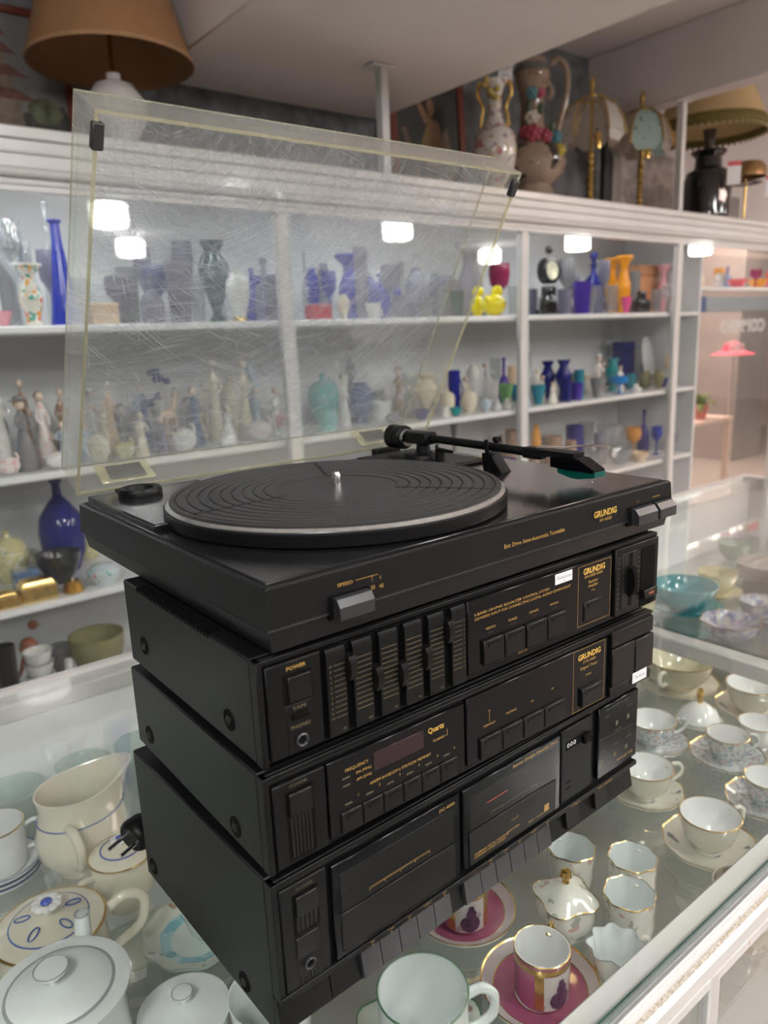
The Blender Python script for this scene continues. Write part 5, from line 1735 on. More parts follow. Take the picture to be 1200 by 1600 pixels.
t = thing('table_lamp', 'cream lampshade with olive fringe on a black vase base, right of the post', 'lamp', (3.385, 1.63, TOPZ), -.87, group='lamps on top of the cabinet')
obj('base', MB().lathe([(0, 0), (.085, 0), (.105, .02), (.108, .17), (.095, .215), (.062, .235), (.058, .28), (.080, .30), (.078, .308), (0, .308)], 32), solid('black_glazed_base', (.006, .006, .008), .08, coat=1.), t)
obj('stem', MB().cyl((0, 0, .308), (0, 0, .40), .016, .03, 12), solid('dark_stem', (.10, .075, .06), .5), t)
obj('lamp_shade', MB().lathe([(.242, .405), (.245, .405), (.175, .56), (.170, .56), (.241, .407)], 40), SHADE_CREAM, t)
obj('shade_band', MB().lathe([(.247, .375), (.2475, .41), (.238, .428), (.236, .425), (.243, .41), (.243, .375)], 40), solid('olive_braid', (.17, .14, .035), .8), t)
b = MB()
for k in range(56):
    a = 2 * PI * k / 56
    b.ball((.2465 * math.cos(a), .2465 * math.sin(a), .372), .0085, 6, 4)
obj('fringe_beads', b, solid('olive_beads', (.40, .33, .18), .7), t)['kind'] = 'stuff'
o = obj('price_tag', MB().box(.060, .118, -.118, -.1165, .135, .235), STICKER, t)
obj('tag_header', MB().box(.060, .118, -.1186, -.118, .215, .235), solid('tag_red_edge', (.65, .10, .12), .5), o)

t = thing('mini_lamp', 'small gold dome lamp on a thin brass stem, right of the black lamp', 'lamp', (3.64, 1.575, TOPZ), -.87, group='lamps on top of the cabinet')
obj('base', MB().lathe([(0, 0), (.05, 0), (.05, .006), (.02, .014), (.006, .022), (0, .022)], 24), BRASS, t)
obj('stem', MB().cyl((0, 0, .02), (0, 0, .24), .006, seg=10), BRASS, t)
obj('lamp_shade', MB().lathe([(.088, .205), (.092, .207), (.090, .245), (.070, .272), (.02, .282), (0, .282)], 32), solid('gold_shade', (.36, .22, .10), .3, metal=.6), t)
obj('gallery', MB().lathe([(.05, .175), (.075, .180), (.05, .185)], 24), solid('dark_stem', (.10, .075, .06), .5), t)
o = obj('price_tag', MB().box(.070, .098, -.088, -.0868, .10, .195), STICKER, t)
obj('tag_header', MB().box(.070, .098, -.0886, -.088, .175, .195), solid('tag_red_edge', (.65, .10, .12), .5), o)

# stone-like slabs and boards leaning at the back
for (x0, x1, h, y, nm, lb, mt) in ((2.30, 2.86, .30, 1.945, 'stone_panel', 'dark grey panel leaning behind the white glass lamp', solid('slab_dark', (.15, .145, .15), .7, var=.3, scale=14)),
                                   (2.885, 2.935, .34, 1.86, 'board', 'narrow black board standing behind the brass lamps', solid('board_black', (.02, .022, .03), .6)),
                                   (2.95, 3.02, .33, 1.86, 'board', 'narrow taupe board standing beside the black board', solid('board_taupe', (.25, .21, .20), .6)),
                                   (3.06, 3.60, .36, 1.945, 'stone_panel', 'pinkish grey textured panel behind the aqua glass lamp', solid('slab_pink', (.40, .34, .32), .7, var=.3, scale=20, bump=.6)),
                                   (3.66, 4.3, .22, 1.945, 'stone_panel', 'low grey panel at the right end on top of the cabinet', solid('slab_grey', (.26, .24, .23), .7, var=.2, scale=14))):
    o = obj(nm, MB().box(x0, x1, -.012, .012, 0, h, .003), mt, loc=(0, y, TOPZ))
    tag(o, lb, 'panel')

# ------------------------------------------------------------------ china inside the counter
SZ = -.4996
CH_WHITE = china('china_pure_white', (.86, .87, .86))
CH_COOL = china('china_cool_white', (.82, .87, .865))
CH_IVORY = china('china_ivory', (.80, .76, .63))
CH_SPRIG = china('china_sprigged', (.76, .76, .70), ((.40, .42, .36), (.60, .42, .38)), scale=70, coverage=.64)
CH_FLOR = china('china_chintz', (.74, .76, .74), ((.42, .52, .66), (.64, .42, .44), (.42, .54, .48), (.30, .34, .42)), scale=120, coverage=.60)
CH_BIRD = china('china_bird_sprig', (.76, .75, .66), ((.20, .22, .26), (.50, .40, .34)), scale=45, coverage=.68)
CH_PINK = china('china_pink_lustre', (.46, .15, .24), ((.40, .11, .21),), scale=20, coverage=.5)
CH_TEAL = china('china_teal', (.10, .30, .36), ((.16, .38, .44),), scale=16, coverage=.5)
CH_YEL = china('china_pale_yellow', (.60, .56, .32))
CH_LIL = china('china_lilac_blue', (.46, .46, .56), ((.30, .30, .44), (.60, .56, .54)), scale=60, coverage=.5)
CH_GREY = china('china_warm_grey', (.42, .38, .34), ((.52, .50, .45),), scale=40)
CH_PETAL = china('china_green_petal', (.62, .67, .60), ((.40, .24, .20), (.30, .40, .30)), scale=60, coverage=.66)
CH_AQUA = china('china_aqua_shell', (.66, .74, .70), ((.20, .46, .54), (.56, .36, .32)), scale=34, coverage=.6)
GILT = solid('gilt_rim', (.72, .50, .20), .2, metal=.9, var=.2, scale=80)
GREENLINE = solid('dark_green_line', (.10, .20, .12), .3)
BLUELINE = solid('blue_line', (.12, .18, .45), .25)
BLUE_ENAMEL = solid('blue_enamel', (.03, .08, .50), .15, coat=1.)
GREYLINE = solid('grey_line', (.35, .37, .38), .3)

CUPP = {'tea': [(0, 0), (.45, 0), (.47, .06), (.42, .09), (.55, .16), (.80, .40), (.93, .75), (1, 1), (.96, 1), (.88, .74), (.74, .42), (.45, .20), (0, .16)],
        'can': [(0, 0), (.82, 0), (.92, .03), (.97, .10), (.99, .9), (1, 1), (.94, 1), (.92, .1), (.84, .06), (0, .06)],
        'mug': [(0, 0), (.74, 0), (.80, .02), (.92, .12), (.98, .45), (1, 1), (.96, 1), (.93, .45), (.86, .14), (.70, .05), (0, .05)],
        'bowl': [(0, 0), (.45, 0), (.46, .08), (.60, .16), (.88, .50), (1, 1), (.96, 1), (.83, .50), (.5, .2), (0, .16)]}


def cup(name, label, cat, x, y, z, r, h, kind, mat, rim=None, hang=None, inner=None, handle_mat=None, scallop=0., group='china in the glass counter', hr=.0028, spout=0.):
    t = thing(name, label, cat, (x, y, z), 0, group)
    pr = CUPP[kind]
    b = MB()
    top = max(range(len(pr)), key=lambda i: (pr[i][1], pr[i][0]))
    def ring_scale(v):
        a = math.atan2(v.co.y, v.co.x)
        f = max(0, v.co.z / h - .25)
        k = 1 + scallop * f * math.cos(8 * a)
        if spout:
            d = math.cos(a - (hang or 0) - PI)
            k += spout * f * max(0, d) ** 6
            v.co.z += spout * .35 * h * f * max(0, d) ** 4
        v.co.x *= k
        v.co.y *= k
    seg = 48 if scallop or spout else 36
    b.lathe([(a * r, q * h) for a, q in pr[:top + 1]], seg)
    b.mi = 1
    b.lathe([(a * r, q * h) for a, q in pr[top:]], seg)
    bmesh.ops.remove_doubles(b.bm, verts=b.bm.verts[:], dist=1e-6)
    if scallop or spout:
        for v in b.bm.verts:
            ring_scale(v)
    obj('bowl', b, [mat, inner or CH_WHITE], t)
    if rim:
        rb = MB().lathe([(r * 1.004, h * .975), (r * 1.012, h * .995), (r * .985, h * 1.006), (r * .955, h * .995)], seg)
        if scallop or spout:
            for v in rb.bm.verts:
                ring_scale(v)
        obj('rim_line', rb, rim, t)
    if hang is not None:
        ca, sa = math.cos(hang), math.sin(hang)
        w0 = .96 if kind in ('can', 'mug') else .90
        pts = [((r * w0 + o_) * ca, (r * w0 + o_) * sa, h * q) for o_, q in ((-.001, .82), (r * .34, .90), (r * .62, .78), (r * .60, .52), (r * .26, .36), (-r * (.02 if kind in ('can', 'mug') else .16), .34))]
        obj('handle', MB().tube(pts, hr, 8), handle_mat or mat, t)
    return t


def saucer(name, label, x, y, z, r, mat, rim=None, bands=None, scallop=0., group='china in the glass counter', cat='saucer', well=.45):
    """bands: list of (outer fraction, material) from the middle outwards; default one material"""
    bands = bands or [(1., mat)]
    b = MB()
    H = lambda q: .0035 + .012 * max(0, (q - well) / (1 - well)) ** 1.5
    b.lathe([(0, 0), (r * .5, 0), (r * .52, .002), (r * .99, .0125), (r, .0155)], 48)
    q0 = 0.
    for i, (q1, _) in enumerate(bands):
        b.mi = i
        qs = [q0 + (q1 - q0) * k / 5 for k in range(6)]
        b.lathe([(r * q, H(q)) for q in qs], 48)
        q0 = q1
    bmesh.ops.remove_doubles(b.bm, verts=b.bm.verts[:], dist=1e-6)
    def warp(bm):
        for v in bm.verts:
            a = math.atan2(v.co.y, v.co.x)
            k = 1 + scallop * math.cos(10 * a) * (v.co.xy.length / r) ** 2
            v.co.x *= k
            v.co.y *= k
    if scallop:
        warp(b.bm)
    o = obj(name, b, [m for _, m in bands])
    o.location = (x, y, z)
    tag(o, label, cat, group)
    if rim:
        rb = MB().lathe([(r * .975, H(.975) + .0004), (r * 1.002, .0162), (r * 1.004, .0150)], 48)
        if scallop:
            warp(rb.bm)
        obj('rim_line', rb, rim, o)
    return o


PINKB = [(.36, CH_WHITE), (.42, CH_COOL), (.44, GILT), (.78, CH_PINK), (.80, GILT), (1., china('china_lustre_edge', (.62, .56, .56), rough=.06))]
ST = SZ + .0042


def patch(b, r0, r1, h0, h1, a0, a1, n=10):
    """curved panel just proud of a round body"""
    A = [b.bm.verts.new((r0 * math.cos(a0 + (a1 - a0) * k / n), r0 * math.sin(a0 + (a1 - a0) * k / n), h0)) for k in range(n + 1)]
    B = [b.bm.verts.new((r1 * math.cos(a0 + (a1 - a0) * k / n), r1 * math.sin(a0 + (a1 - a0) * k / n), h1)) for k in range(n + 1)]
    for k in range(n):
        f = b.bm.faces.new((A[k], A[k + 1], B[k + 1], B[k]))
        f.material_index = b.mi


def demitasse(x, y, label, facing):
    t = cup('demitasse_cup', label, 'cup', x, y, ST, .0272, .054, 'can', CH_PINK, GILT, facing + 2.2, hr=.0030, handle_mat=GILT)
    b = MB()
    r = .0272
    for a0, a1 in ((facing - .95, facing - .62), (facing + .62, facing + .95)):
        patch(b, r * .975, r * .998, .006, .050, a0, a1)
    patch(b, r * .992, r * 1.004, .044, .050, facing - 2.4, facing + 2.4, 30)
    obj('gold_bands', b, GILT, t)
    b = MB()
    patch(b, r * .972, r * .996, .005, .0435, facing - .62, facing + .62, 14)
    pnl = obj('portrait_panel', b, china('china_panel_cream', (.62, .58, .56), ((.42, .34, .36),), scale=60, coverage=.6), t)
    b = MB()
    for da, hc, hh, aw in ((0, .016, .010, .42), (.05, .028, .0055, .22), (.04, .0345, .0035, .13)):
        n_ = 12
        A_, B_ = [], []
        for k in range(n_ + 1):
            q = -1 + 2 * k / n_
            e = hh * math.sqrt(max(0, 1 - q * q)) + .0002
            a = facing + da + aw * q
            A_.append(b.bm.verts.new((r * 1.003 * math.cos(a), r * 1.003 * math.sin(a), hc - e)))
            B_.append(b.bm.verts.new((r * 1.003 * math.cos(a), r * 1.003 * math.sin(a), hc + e)))
        for k in range(n_):
            b.bm.faces.new((A_[k], A_[k + 1], B_[k + 1], B_[k]))
    obj('portrait', b, solid('portrait_violet_brown', (.12, .05, .11), .3, var=.6, scale=120), pnl)
    return t


# front row
saucer('saucer', 'petal-edged greenish saucer under the plain white mug', .155, .062, SZ, .066, CH_PETAL, GREENLINE, scallop=.05)
cup('mug', 'plain pale mug with dark green rim line, in front of the deck keys', 'mug', .155, .058, ST, .0405, .074, 'mug', CH_COOL, GREENLINE, -.55, inner=CH_COOL, hr=.0045)
saucer('saucer', 'pink-banded saucer with gold lines, nearest the front rail', .287, .036, SZ, .058, CH_PINK, GILT, PINKB)
demitasse(.287, .034, 'pink and gold portrait cup standing clear of the deck, near the front rail', -1.75)
saucer('saucer', 'pink-banded saucer half hidden under the cassette deck keys', .302, .158, SZ, .058, CH_PINK, GILT, PINKB)
demitasse(.298, .152, 'pink portrait cup with gold handle half hidden by the cassette deck', -2.1)


def sugar(x, y):
    t = thing('sugar_pot', 'square ruffled white sugar pot with gold ball finial, behind the portrait cup', 'pot', (x, y, SZ), .4, 'china in the glass counter')
    def sq(r, z, k=.10):
        return [(r * (1 + k * math.cos(4 * a)) * math.cos(a), r * (1 + k * math.cos(4 * a)) * math.sin(a), z) for a in [2 * PI * i / 40 for i in range(40)]]
    obj('body', MB().loft([sq(.018, 0, .04), (sq(.021, .006)), sq(.029, .020), sq(.030, .032), sq(.027, .042)]), CH_SPRIG, t)
    obj('lid', MB().loft([sq(.030, .0425), sq(.032, .0455, .14), sq(.024, .052, .12), sq(.012, .060, .06), sq(.003, .063, 0)]), CH_SPRIG, t)
    obj('finial', MB().lathe([(0, .062), (.004, .063), (.003, .066), (.0065, .071), (.005, .077), (0, .079)], 14), GOLD, t)
    obj('rim_line', MB().loft([sq(.0322, .0452, .14), sq(.0326, .0460, .14), sq(.0318, .0466, .14)], False), GILT, t)


sugar(.369, .070)
CRG = 'white creamers beside the cassette deck'
for x, y, a, lb in ((.425, .106, 1.2, 'white sprigged creamer touching the deck, next to the sugar pot'), (.462, .050, .3, 'white gilt-edged creamer right of the sugar pot, farther of two alike'),
                    (.411, .020, .3, 'white gilt-edged creamer right of the sugar pot, nearer of two alike')):
    cup('creamer', lb, 'jug', x, y, SZ, .0265, .058, 'mug', CH_SPRIG, GILT, a, CH_COOL, scallop=.05, group=CRG, spout=.20)
cup('creamer', 'white creamer with deeply ruffled rim, closest to the front rail', 'jug', .354, -.004, SZ, .026, .046, 'tea', CH_SPRIG, GREYLINE, -.3, CH_COOL, scallop=.13, group=CRG, spout=.25)
# right-hand rows
CS = [('i', .605, .035, .055, .036, .050, CH_BIRD, 'bird-sprigged wide teacup nearest the front rail, right side', .35),
      ('h', .645, .148, .050, .0365, .046, CH_BIRD, 'teacup with brown sprigs touching the right edge of the cassette deck', .2),
      ('g', .768, .216, .053, .036, .044, CH_FLOR, 'chintz teacup beside the tuner corner,small round handle', .1),
      ('j', .809, .118, .052, .030, .044, CH_FLOR, 'chintz teacup right of the domed dish, large loop handle', .0),
      ('k', .742, .028, .052, .030, .044, CH_FLOR, 'chintz teacup at the right edge of the picture', .4),
      ('n', .976, .163, .056, .041, .052, CH_BIRD, 'large cream cup under the cross beam, far right', .3)]
for nm, x, y, rs, rc, h, mt, lb, a in CS:
    saucer('saucer', 'saucer under the ' + lb, x, y, SZ, rs, mt, GILT, scallop=.02)
    cup('teacup', lb, 'cup', x - .002, y, ST, rc, h, 'tea', mt, GILT, a - .62, CH_WHITE)
saucer('saucer', 'wide pale saucer under the two-handled soup cup', .975, .294, SZ, .068, CH_BIRD, GILT)
t = cup('soup_cup', 'wide pale yellow two-handled soup cup under the cross beam', 'cup', .972, .292, ST, .058, .056, 'bowl', china('china_soup_yellow', (.70, .67, .50), ((.45, .36, .26),), scale=40, coverage=.68), GILT, .1,
        china('china_soup_yellow', (.70, .67, .50), ((.45, .36, .26),), scale=40, coverage=.68), hr=.004)
obj('handle', MB().tube([(-.050, -.005, .045), (-.070, -.007, .050), (-.076, -.008, .040), (-.064, -.006, .026), (-.048, -.005, .024)], .004, 8), CH_BIRD, t)
t = thing('butter_dish', 'small domed white dish with gold finial behind the chintz cups', 'dish', (.877, .200, SZ), 0, 'china in the glass counter')
obj('dish', MB().lathe([(0, 0), (.026, 0), (.028, .004), (.036, .010), (.0365, .013), (.030, .012), (0, .008)], 36), CH_SPRIG, t)
obj('lid', MB().lathe([(.031, .013), (.032, .017), (.026, .030), (.012, .040), (.006, .042), (0, .043)], 36), CH_WHITE, t)
obj('finial', MB().lathe([(.004, .042), (.0035, .050), (.006, .056), (.004, .066), (0, .068)], 12), GOLD, t)
cup('teacup', 'plain white handleless cup behind the chintz cup', 'cup', .884, .108, SZ, .030, .042, 'tea', CH_WHITE, GILT, None)
# beyond the cross beam
saucer('saucer', 'teal saucer under the turquoise bowl beyond the cross beam', 1.336, .489, SZ, .080, CH_TEAL, None)
cup('bowl', 'deep turquoise bowl beyond the cross beam, behind the volume slider', 'bowl', 1.334, .489, ST, .070, .060, 'bowl', CH_TEAL, None, None, CH_TEAL)
saucer('saucer', 'pale yellow saucer right of the turquoise bowl', 1.476, .489, SZ, .057, CH_YEL, None)
cup('teacup', 'pale yellow cup right of the turquoise bowl', 'cup', 1.476, .489, ST, .046, .056, 'tea', CH_YEL, None, .3, CH_YEL)
cup('bowl', 'lilac-blue scalloped bowl beyond the cross beam, left of two', 'bowl', 1.257, .343, SZ, .060, .040, 'bowl', CH_LIL, GILT, None, CH_LIL, scallop=.06)
cup('bowl', 'lilac-blue scalloped bowl beyond the cross beam, right of two', 'bowl', 1.405, .350, SZ, .046, .042, 'bowl', CH_LIL, GILT, None, CH_LIL, scallop=.06)
cup('teacup', 'tiny pale yellow cup at the corner of the amplifier, beyond the beam', 'cup', 1.232, .525, SZ, .022, .040, 'tea', CH_YEL, None, None, CH_YEL)
PLG = 'grey plates stacked beyond the cross beam'
for k in range(5):
    saucer('plate', 'warm grey plate, %s in the stack at the right picture edge' % ('lowest', 'second from bottom', 'middle one', 'second from top', 'topmost')[k], 1.678, .47, SZ + k * .0066, .070 - k * .001, CH_GREY, None, cat='plate', group=PLG)
cup('bowl', 'pale green glass bowl on the back right of the counter', 'bowl', 1.78, .60, SZ, .045, .05, 'bowl', china('china_pale_green', (.45, .55, .48)), None, None, china('china_pale_green', (.45, .55, .48)))

# left end: teapots, jug and dishes
t = thing('coffee_pot', 'plain white coffee pot with flat disc knob at the lower left corner', 'teapot', (-.103, .195, SZ), 0, 'tea ware at the left of the counter')
obj('body', MB().lathe([(0, 0), (.034, 0), (.036, .006), (.046, .04), (.0485, .09), (.0475, .135), (.050, .143), (0, .143)], 44), CH_COOL, t)
obj('lid', MB().lathe([(.0525, .1432), (.0530, .1462), (.047, .1475), (.040, .1470), (.038, .1490), (.024, .1525), (0, .1535)], 48), CH_COOL, t)
obj('knob', MB().lathe([(.0045, .152), (.0040, .158), (.0125, .1635), (.0130, .1655), (.011, .1660), (0, .1655)], 32, (-.004, .002, 0)), CH_COOL, t)
obj('knob_line', MB().lathe([(.0126, .1652), (.0133, .1658), (.0124, .1664)], 32, (-.004, .002, 0)), GREYLINE, t)
obj('lid_line', MB().lathe([(.0415, .1472), (.0400, .1478), (.0390, .1480)], 48), GREYLINE, t)
obj('spout', MB().tube([(.024, .036, .060), (.0285, .044, .105), (.0335, .054, .140), (.0355, .058, .156)], [.013, .0095, .0072, .0062], 14), CH_COOL, t)
obj('spout_tip', MB().tube([(.0355 + .0060 * math.cos(a), .058 + .0060 * math.sin(a), .1565) for a in [2 * PI * k / 16 for k in range(16)]], .0009, 6, True), GREYLINE, t)
obj('handle', MB().tube([(-.030, -.036, .125), (-.055, -.060, .128), (-.062, -.066, .085), (-.034, -.040, .045)], .0055, 10), CH_COOL, t)

t = thing('teapot', 'cream teapot with blue-centred flower finial on its painted lid', 'teapot', (-.078, .345, SZ), 0, 'tea ware at the left of the counter')
obj('body', MB().lathe([(0, 0), (.030, 0), (.032, .006), (.048, .030), (.0525, .058), (.050, .080), (.0500, .086), (0, .086)], 44), CH_IVORY, t)
obj('lid', MB().lathe([(.0520, .0862), (.0525, .0892), (.046, .0912), (.030, .0968), (.010, .1000), (.007, .102), (0, .102)], 48), CH_IVORY, t)
obj('rim_line', MB().lathe([(.0520, .0890), (.0528, .0896), (.0505, .0905)], 48), GILT, t)
obj('lid_line', MB().lathe([(.0375, .0940), (.0368, .0948), (.0358, .0950)], 48), BLUELINE, t)
b = MB()
for k in range(10):
    a = 2 * PI * k / 10
    b.ball((.0095 * math.cos(a), .0095 * math.sin(a), .113), .0052, 8, 5, 1, 1, .55)
b.lathe([(.004, .101), (.0055, .108), (.009, .112), (0, .115)], 16)
f = obj('flower_finial', b, CH_WHITE, t)
obj('flower_eye', MB().ball((0, 0, .1150), .0056, 14, 6, sz=.5), BLUE_ENAMEL, f)
for k in range(5):
    a = 2 * PI * k / 5 - 2.4
    M = Matrix.Translation((.0245 * math.cos(a), .0245 * math.sin(a), .0990)) @ Matrix.Rotation(a, 4, 'Z') @ Matrix.Rotation(.17, 4, 'Y')
    obj('painted_petal', MB().tube([M @ Vector((.0075 * math.cos(q), .0036 * math.sin(q), 0)) for q in [2 * PI * i / 14 for i in range(14)]], .0008, 5, True), BLUELINE, t)
obj('handle', MB().tube([(.045, -.006, .075), (.070, -.010, .090), (.088, -.012, .078), (.082, -.012, .050), (.050, -.008, .034)], [.005, .0055, .0055, .005, .005], 10), CH_IVORY, t)
obj('spout', MB().tube([(-.040, .020, .040), (-.066, .032, .055), (-.078, .038, .088)], [.014, .009, .007], 12), CH_IVORY, t)

t = thing('sugar_bowl', 'cream lidded sugar bowl with blue flower finial beside the mains plug', 'pot', (.022, .4345, SZ), 0, 'tea ware at the left of the counter')
obj('body', MB().lathe([(0, 0), (.022, 0), (.024, .004), (.035, .028), (.0365, .050), (.035, .064), (0, .064)], 40), CH_IVORY, t)
obj('lid', MB().lathe([(.0365, .0645), (.0370, .067), (.030, .071), (.016, .0755), (0, .077)], 40), CH_IVORY, t)
obj('rim_line', MB().lathe([(.0366, .0668), (.0372, .0674), (.0355, .0684)], 40), GILT, t)
obj('lid_line', MB().lathe([(.0235, .0737), (.0225, .0744), (.0215, .0745)], 40), BLUELINE, t)
b = MB()
for k in range(8):
    a = 2 * PI * k / 8
    b.ball((.007 * math.cos(a), .007 * math.sin(a), .085), .0040, 8, 5, 1, 1, .6)
b.lathe([(.003, .076), (.006, .084), (0, .087)], 12)
f = obj('flower_finial', b, CH_WHITE, t)
obj('flower_eye', MB().ball((0, 0, .0868), .0042, 12, 6, sz=.5), BLUE_ENAMEL, f)
for s_ in (-1, 1):
    obj('handle', MB().tube([(s_ * .034, -.006, .054), (s_ * .050, -.010, .056), (s_ * .053, -.010, .040), (s_ * .034, -.006, .030)], .004, 8), CH_IVORY, t)

t = thing('jug', 'large cream jug with wide pouring lip and blue line, behind the teapots', 'jug', (.008, .540, SZ), .12, 'tea ware at the left of the counter')
b = MB()
R_ = lambda r, z, lip=0., rise=0.: [((r + lip * max(0, math.cos(a)) ** 3) * math.cos(a), r * .86 * math.sin(a), z + rise * max(0, math.cos(a)) ** 2) for a in [2 * PI * k / 44 for k in range(44)]]
outer = [R_(.034, 0), R_(.036, .005), R_(.054, .030), R_(.056, .052), R_(.050, .075, .004), R_(.047, .092, .012, .004), R_(.0495, .108, .024, .010)]
inner = [R_(.0475, .108, .023, .010), R_(.045, .092, .012, .004), R_(.046, .070, .004), R_(.046, .03), R_(.02, .012)]
b.loft(outer + inner)
obj('body', b, CH_IVORY, t)
obj('rim_line', MB().tube([Vector(p) + Vector((0, 0, .0006)) for p in R_(.0487, .108, .0235, .010)], .0014, 6, True), china('china_rim_cream', (.80, .76, .66)), t)
obj('blue_line', MB().tube([Vector(p) for p in R_(.0508, .0755, .0042)], .0008, 5, True), BLUELINE, t)
obj('handle', MB().tube([(-.030, -.038, .082), (-.032, -.062, .086), (-.030, -.070, .064), (-.028, -.060, .040), (-.026, -.044, .030)], [.0055, .006, .006, .0055, .005], 10), CH_IVORY, t)

for k in range(3):
    saucer('saucer', 'white saucer with blue line under the left-edge cup, %s of three' % ('lowest', 'middle', 'topmost')[k], -.082, .575, SZ + k * .0062, .045, CH_WHITE, BLUELINE)
cup('teacup', 'white blue-lined cup on a saucer stack at the left picture edge', 'cup', -.082, .575, SZ + .0165, .033, .062, 'mug', CH_WHITE, GILT, -.25, CH_WHITE)

saucer('plate', 'scalloped plate with turquoise shell pattern left of the cassette deck', .060, .326, SZ, .057, CH_AQUA, china('china_pale_green_rim', (.45, .56, .45)), scallop=.03, cat='plate',
       bands=[(.5, china('china_aqua_centre', (.60, .70, .66), ((.66, .70, .62),), scale=20)), (.70, china('china_aqua_rays', (.22, .46, .54), ((.40, .62, .66),), scale=60, coverage=.5)), (1., CH_PETAL)])
cup('teacup', 'pale green cup on the turquoise shell plate', 'cup', .070, .318, ST, .026, .040, 'tea', CH_AQUA, None, None, CH_COOL)
t = thing('lidded_bowl', 'round white lidded bowl with tiny disc knob, right of the coffee pot', 'bowl', (-.016, .172, SZ), 0, 'tea ware at the left of the counter')
obj('body', MB().lathe([(0, 0), (.022, 0), (.024, .004), (.034, .030), (.0365, .060), (.036, .080), (0, .080)], 40), CH_COOL, t)
obj('lid', MB().lathe([(.0385, .0802), (.0390, .083), (.034, .0845), (.031, .0842), (.018, .0895), (0, .091)], 44), CH_COOL, t)
obj('knob', MB().lathe([(.003, .090), (.0028, .095), (.0085, .099), (.0088, .101), (.007, .1014), (0, .101)], 24), CH_COOL, t)
obj('knob_line', MB().lathe([(.0086, .1008), (.0091, .1013), (.0083, .1018)], 24), GREYLINE, t)
cup('bowl', 'plain white open bowl tucked against the lower left edge of the deck', 'bowl', .048, .136, SZ, .037, .086, 'bowl', CH_COOL, None, None, CH_COOL)
GLB = pane('pressed_glass', (.86, .93, .90), .10, .03, body=.38, bodycol=(.82, .90, .87))
for x, y, nm in ((-.045, .640, 'leftmost'), (.045, .640, 'middle'), (.125, .640, 'rightmost')):
    o = obj('glass_dish', MB().lathe([(0, 0), (.020, 0), (.024, .010), (.030, .050), (.036, .074), (.038, .080), (.034, .080), (.026, .045), (.016, .02), (0, .018)], 32), GLB)
    o.location = (x, y, SZ)
    tag(o, 'clear pressed glass dish along the back of the counter, %s of three' % nm, 'dish', 'glass dishes at the back of the counter')
for z, nm in ((SZ, 'lower'), (SZ + .0325, 'upper')):
    cup('bowl', 'speckled beige pottery bowl behind the front glass door, %s of two stacked' % nm, 'bowl', .502, -.055, z, .030, .032, 'mug', china('china_speckled_stone', (.52, .46, .36), ((.26, .20, .16), (.36, .32, .26)), scale=70, coverage=.58), solid('stone_rim', (.62, .58, .50), .4), None,
        china('china_speckled_stone', (.52, .46, .36)), hr=.004)

# mains plug lying on the glass
t = thing('mains_plug', 'black two-pin mains plug lying on the glass at the back of the stack', 'plug', (-.004, .268, GZ + .0005), 0)
PM = Matrix.Translation((0, 0, .0172)) @ Matrix.Rotation(math.radians(200), 4, 'Z') @ Matrix.Rotation(.12, 4, 'Y')


def oval(x, ry, rz):
    return [PM @ Vector((x, ry * math.cos(a), rz * math.sin(a))) for a in [2 * PI * k / 20 for k in range(20)]]


obj('body', MB().loft([oval(-.026, .006, .005), oval(-.018, .0085, .008), oval(-.006, .015, .0145), oval(.006, .017, .0155), oval(.010, .0155, .014), oval(.012, .013, .012)]), BLACK, t, ang=30)
for s_ in (-1, 1):
    obj('pin', MB().cyl(PM @ Vector((.011, s_ * .0085, 0)), PM @ Vector((.030, s_ * .0085, 0)), .0021, .0020, 10), CHROME, t)
obj('cable', MB().tube([PM @ Vector((-.026, 0, 0)), (.034, .276, .008) and (.030, .012, .012), (.05, .008, .0046), (.08, .015, .0042), (.11, .02, .0042)], .0035, 8), BLACK, t)

# ------------------------------------------------------------------ the arcade seen through the right-hand bay
WIN1 = struct('window_1', MB().box(3.25, 8.5, 2.30, 2.308, FZ + .3, .60), GLASS)
m = MB()
MX = Matrix.Translation((5.05, 2.295, 0)) @ Matrix.Scale(-1, 4, (1, 0, 0))
text(m, 'COMPRO', -.13, .115, .085, 0, M=MX, bold=.05, width=.62)
text(m, 'ORO', -.05, -.035, .06, 0, M=MX, bold=.05, width=.22)
obj('window_lettering', m, solid('white_vinyl', (.72, .76, .78), .5), WIN1)
b = MB().box(6.2, 9.2, -.06, .06, .235, .40, .004)
o = obj('shop_sign', b, solid('sign_blue_grey', (.30, .38, .44), .5), loc=(0, 3.20, 0))
tag(o, 'long blue-grey shop fascia outside, below the right bay shelf', 'sign')
obj('end_panel', MB().box(6.04, 6.195, -.062, .062, .235, .40, .004), solid('sign_dark_blue', (.06, .12, .32), .5), o)
for x, lb in ((6.1, 'near'), (9.1, 'far')):
    obj('post', MB().box(x - .05, x + .05, .07, .17, FZ, .40), solid('sign_post_grey', (.35, .33, .33), .5), o)
o = obj('pillar', MB().box(-.3, .3, -.3, .3, 0, CZ - FZ, .01), solid('pillar_grey', (.30, .27, .26), .6, var=.1, scale=3), loc=(7.75, 3.75, FZ))
tag(o, 'square grey pillar outside at the right picture edge', 'pillar')
t = thing('sun_hat_stand', 'bright red sunshade-like hat on a thin stand outside the window', 'stand', (5.55, 2.55, FZ), 0)
obj('hat', MB().lathe([(.16, 1.17), (.15, 1.175), (.08, 1.20), (.06, 1.25), (0, 1.27)], 28), solid('hat_red', (.80, .05, .12), .6), t)
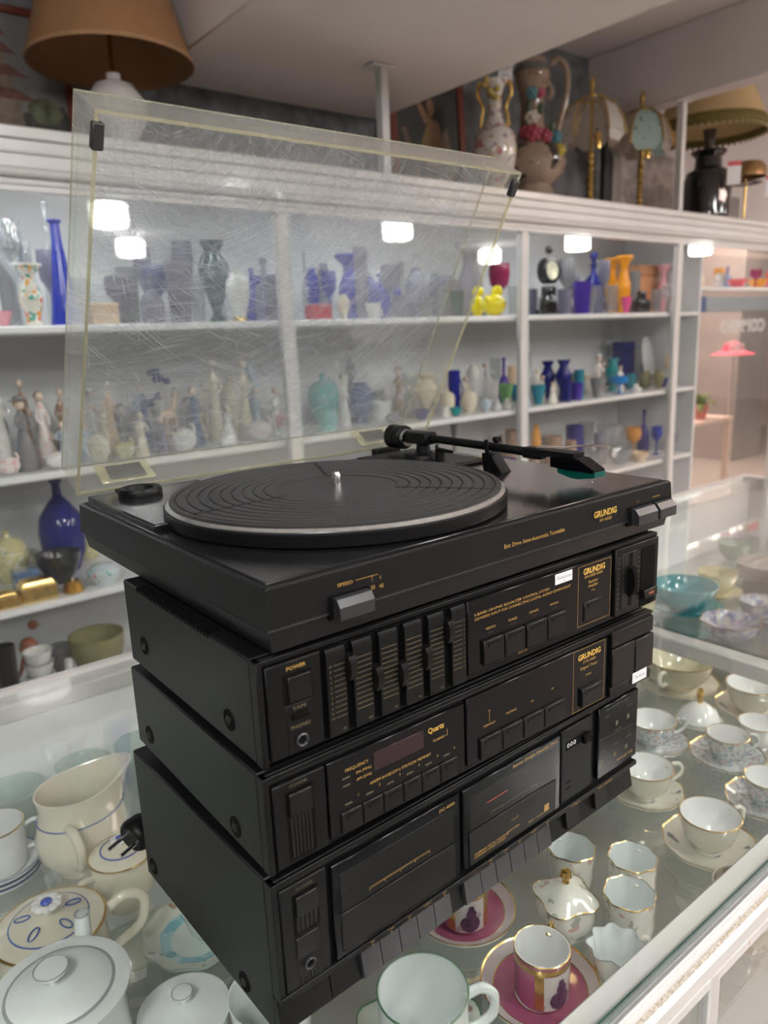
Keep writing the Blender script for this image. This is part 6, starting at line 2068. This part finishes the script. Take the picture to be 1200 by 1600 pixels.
obj('pole', MB().cyl((0, 0, .02), (0, 0, 1.2), .01, seg=10), CHROME, t)
obj('foot', MB().lathe([(0, 0), (.12, 0), (.12, .015), (0, .02)], 24), CHROME, t)
t = thing('display_table', 'beige display table outside under the window lettering', 'table', (5.05, 2.6, FZ), 0)
obj('table_top', MB().box(-.42, .28, -.2, .25, .70, .73, .004), solid('table_peach', (.74, .55, .46), .5), t)
for x in (-.39, .25):
    for y in (-.17, .22):
        obj('leg', MB().box(x - .02, x + .02, y - .02, y + .02, 0, .70), solid('table_peach', (.74, .55, .46), .5), t)
LEAFG = solid('leaf_green', (.16, .22, .04), .5, var=.4, scale=30)
for i, (x, y, z, s, lb) in enumerate(((5.05, 2.52, FZ + .7305, 1.0, 'leafy plant in a red and white pot on the table outside'), (5.45, 3.15, FZ, 2.1, 'tall leafy floor plant outside, lowest in the right bay'))):
    t = thing('potted_plant', lb, 'plant', (x, y, z), 0)
    obj('pot', MB().lathe([(0, 0), (.045 * s, 0), (.06 * s, .09 * s), (.064 * s, .10 * s), (.05 * s, .10 * s), (0, .09 * s)], 20), solid('pot_red', (.62, .14, .12), .4) if i == 0 else solid('pot_dark', (.06, .06, .05), .5), t)
    R = random.Random(i + 5)
    for k in range(26):
        a, e, L = R.uniform(0, 2 * PI), R.uniform(.3, 1.4), R.uniform(.12, .2) * s
        d = Vector((math.cos(a) * math.cos(e), math.sin(a) * math.cos(e), math.sin(e)))
        sd = Vector((-math.sin(a), math.cos(a), 0)) * L * .13
        p0 = Vector((0, 0, .09 * s))
        b = MB()
        rows = [(0, .15, 0), (.35, 1, .0), (.7, .8, -.03), (1, .05, -.10)]
        b.loft([[p0 + d * L * q + sd * w + Vector((0, 0, dz * s)), p0 + d * L * q + sd * w * .1 + Vector((0, 0, dz * s + .004)), p0 + d * L * q - sd * w + Vector((0, 0, dz * s)), p0 + d * L * q + Vector((0, 0, dz * s - .002))] for q, w, dz in rows])
        obj('leaf', b, LEAFG, t)

bpy.data.objects.remove(_tob)
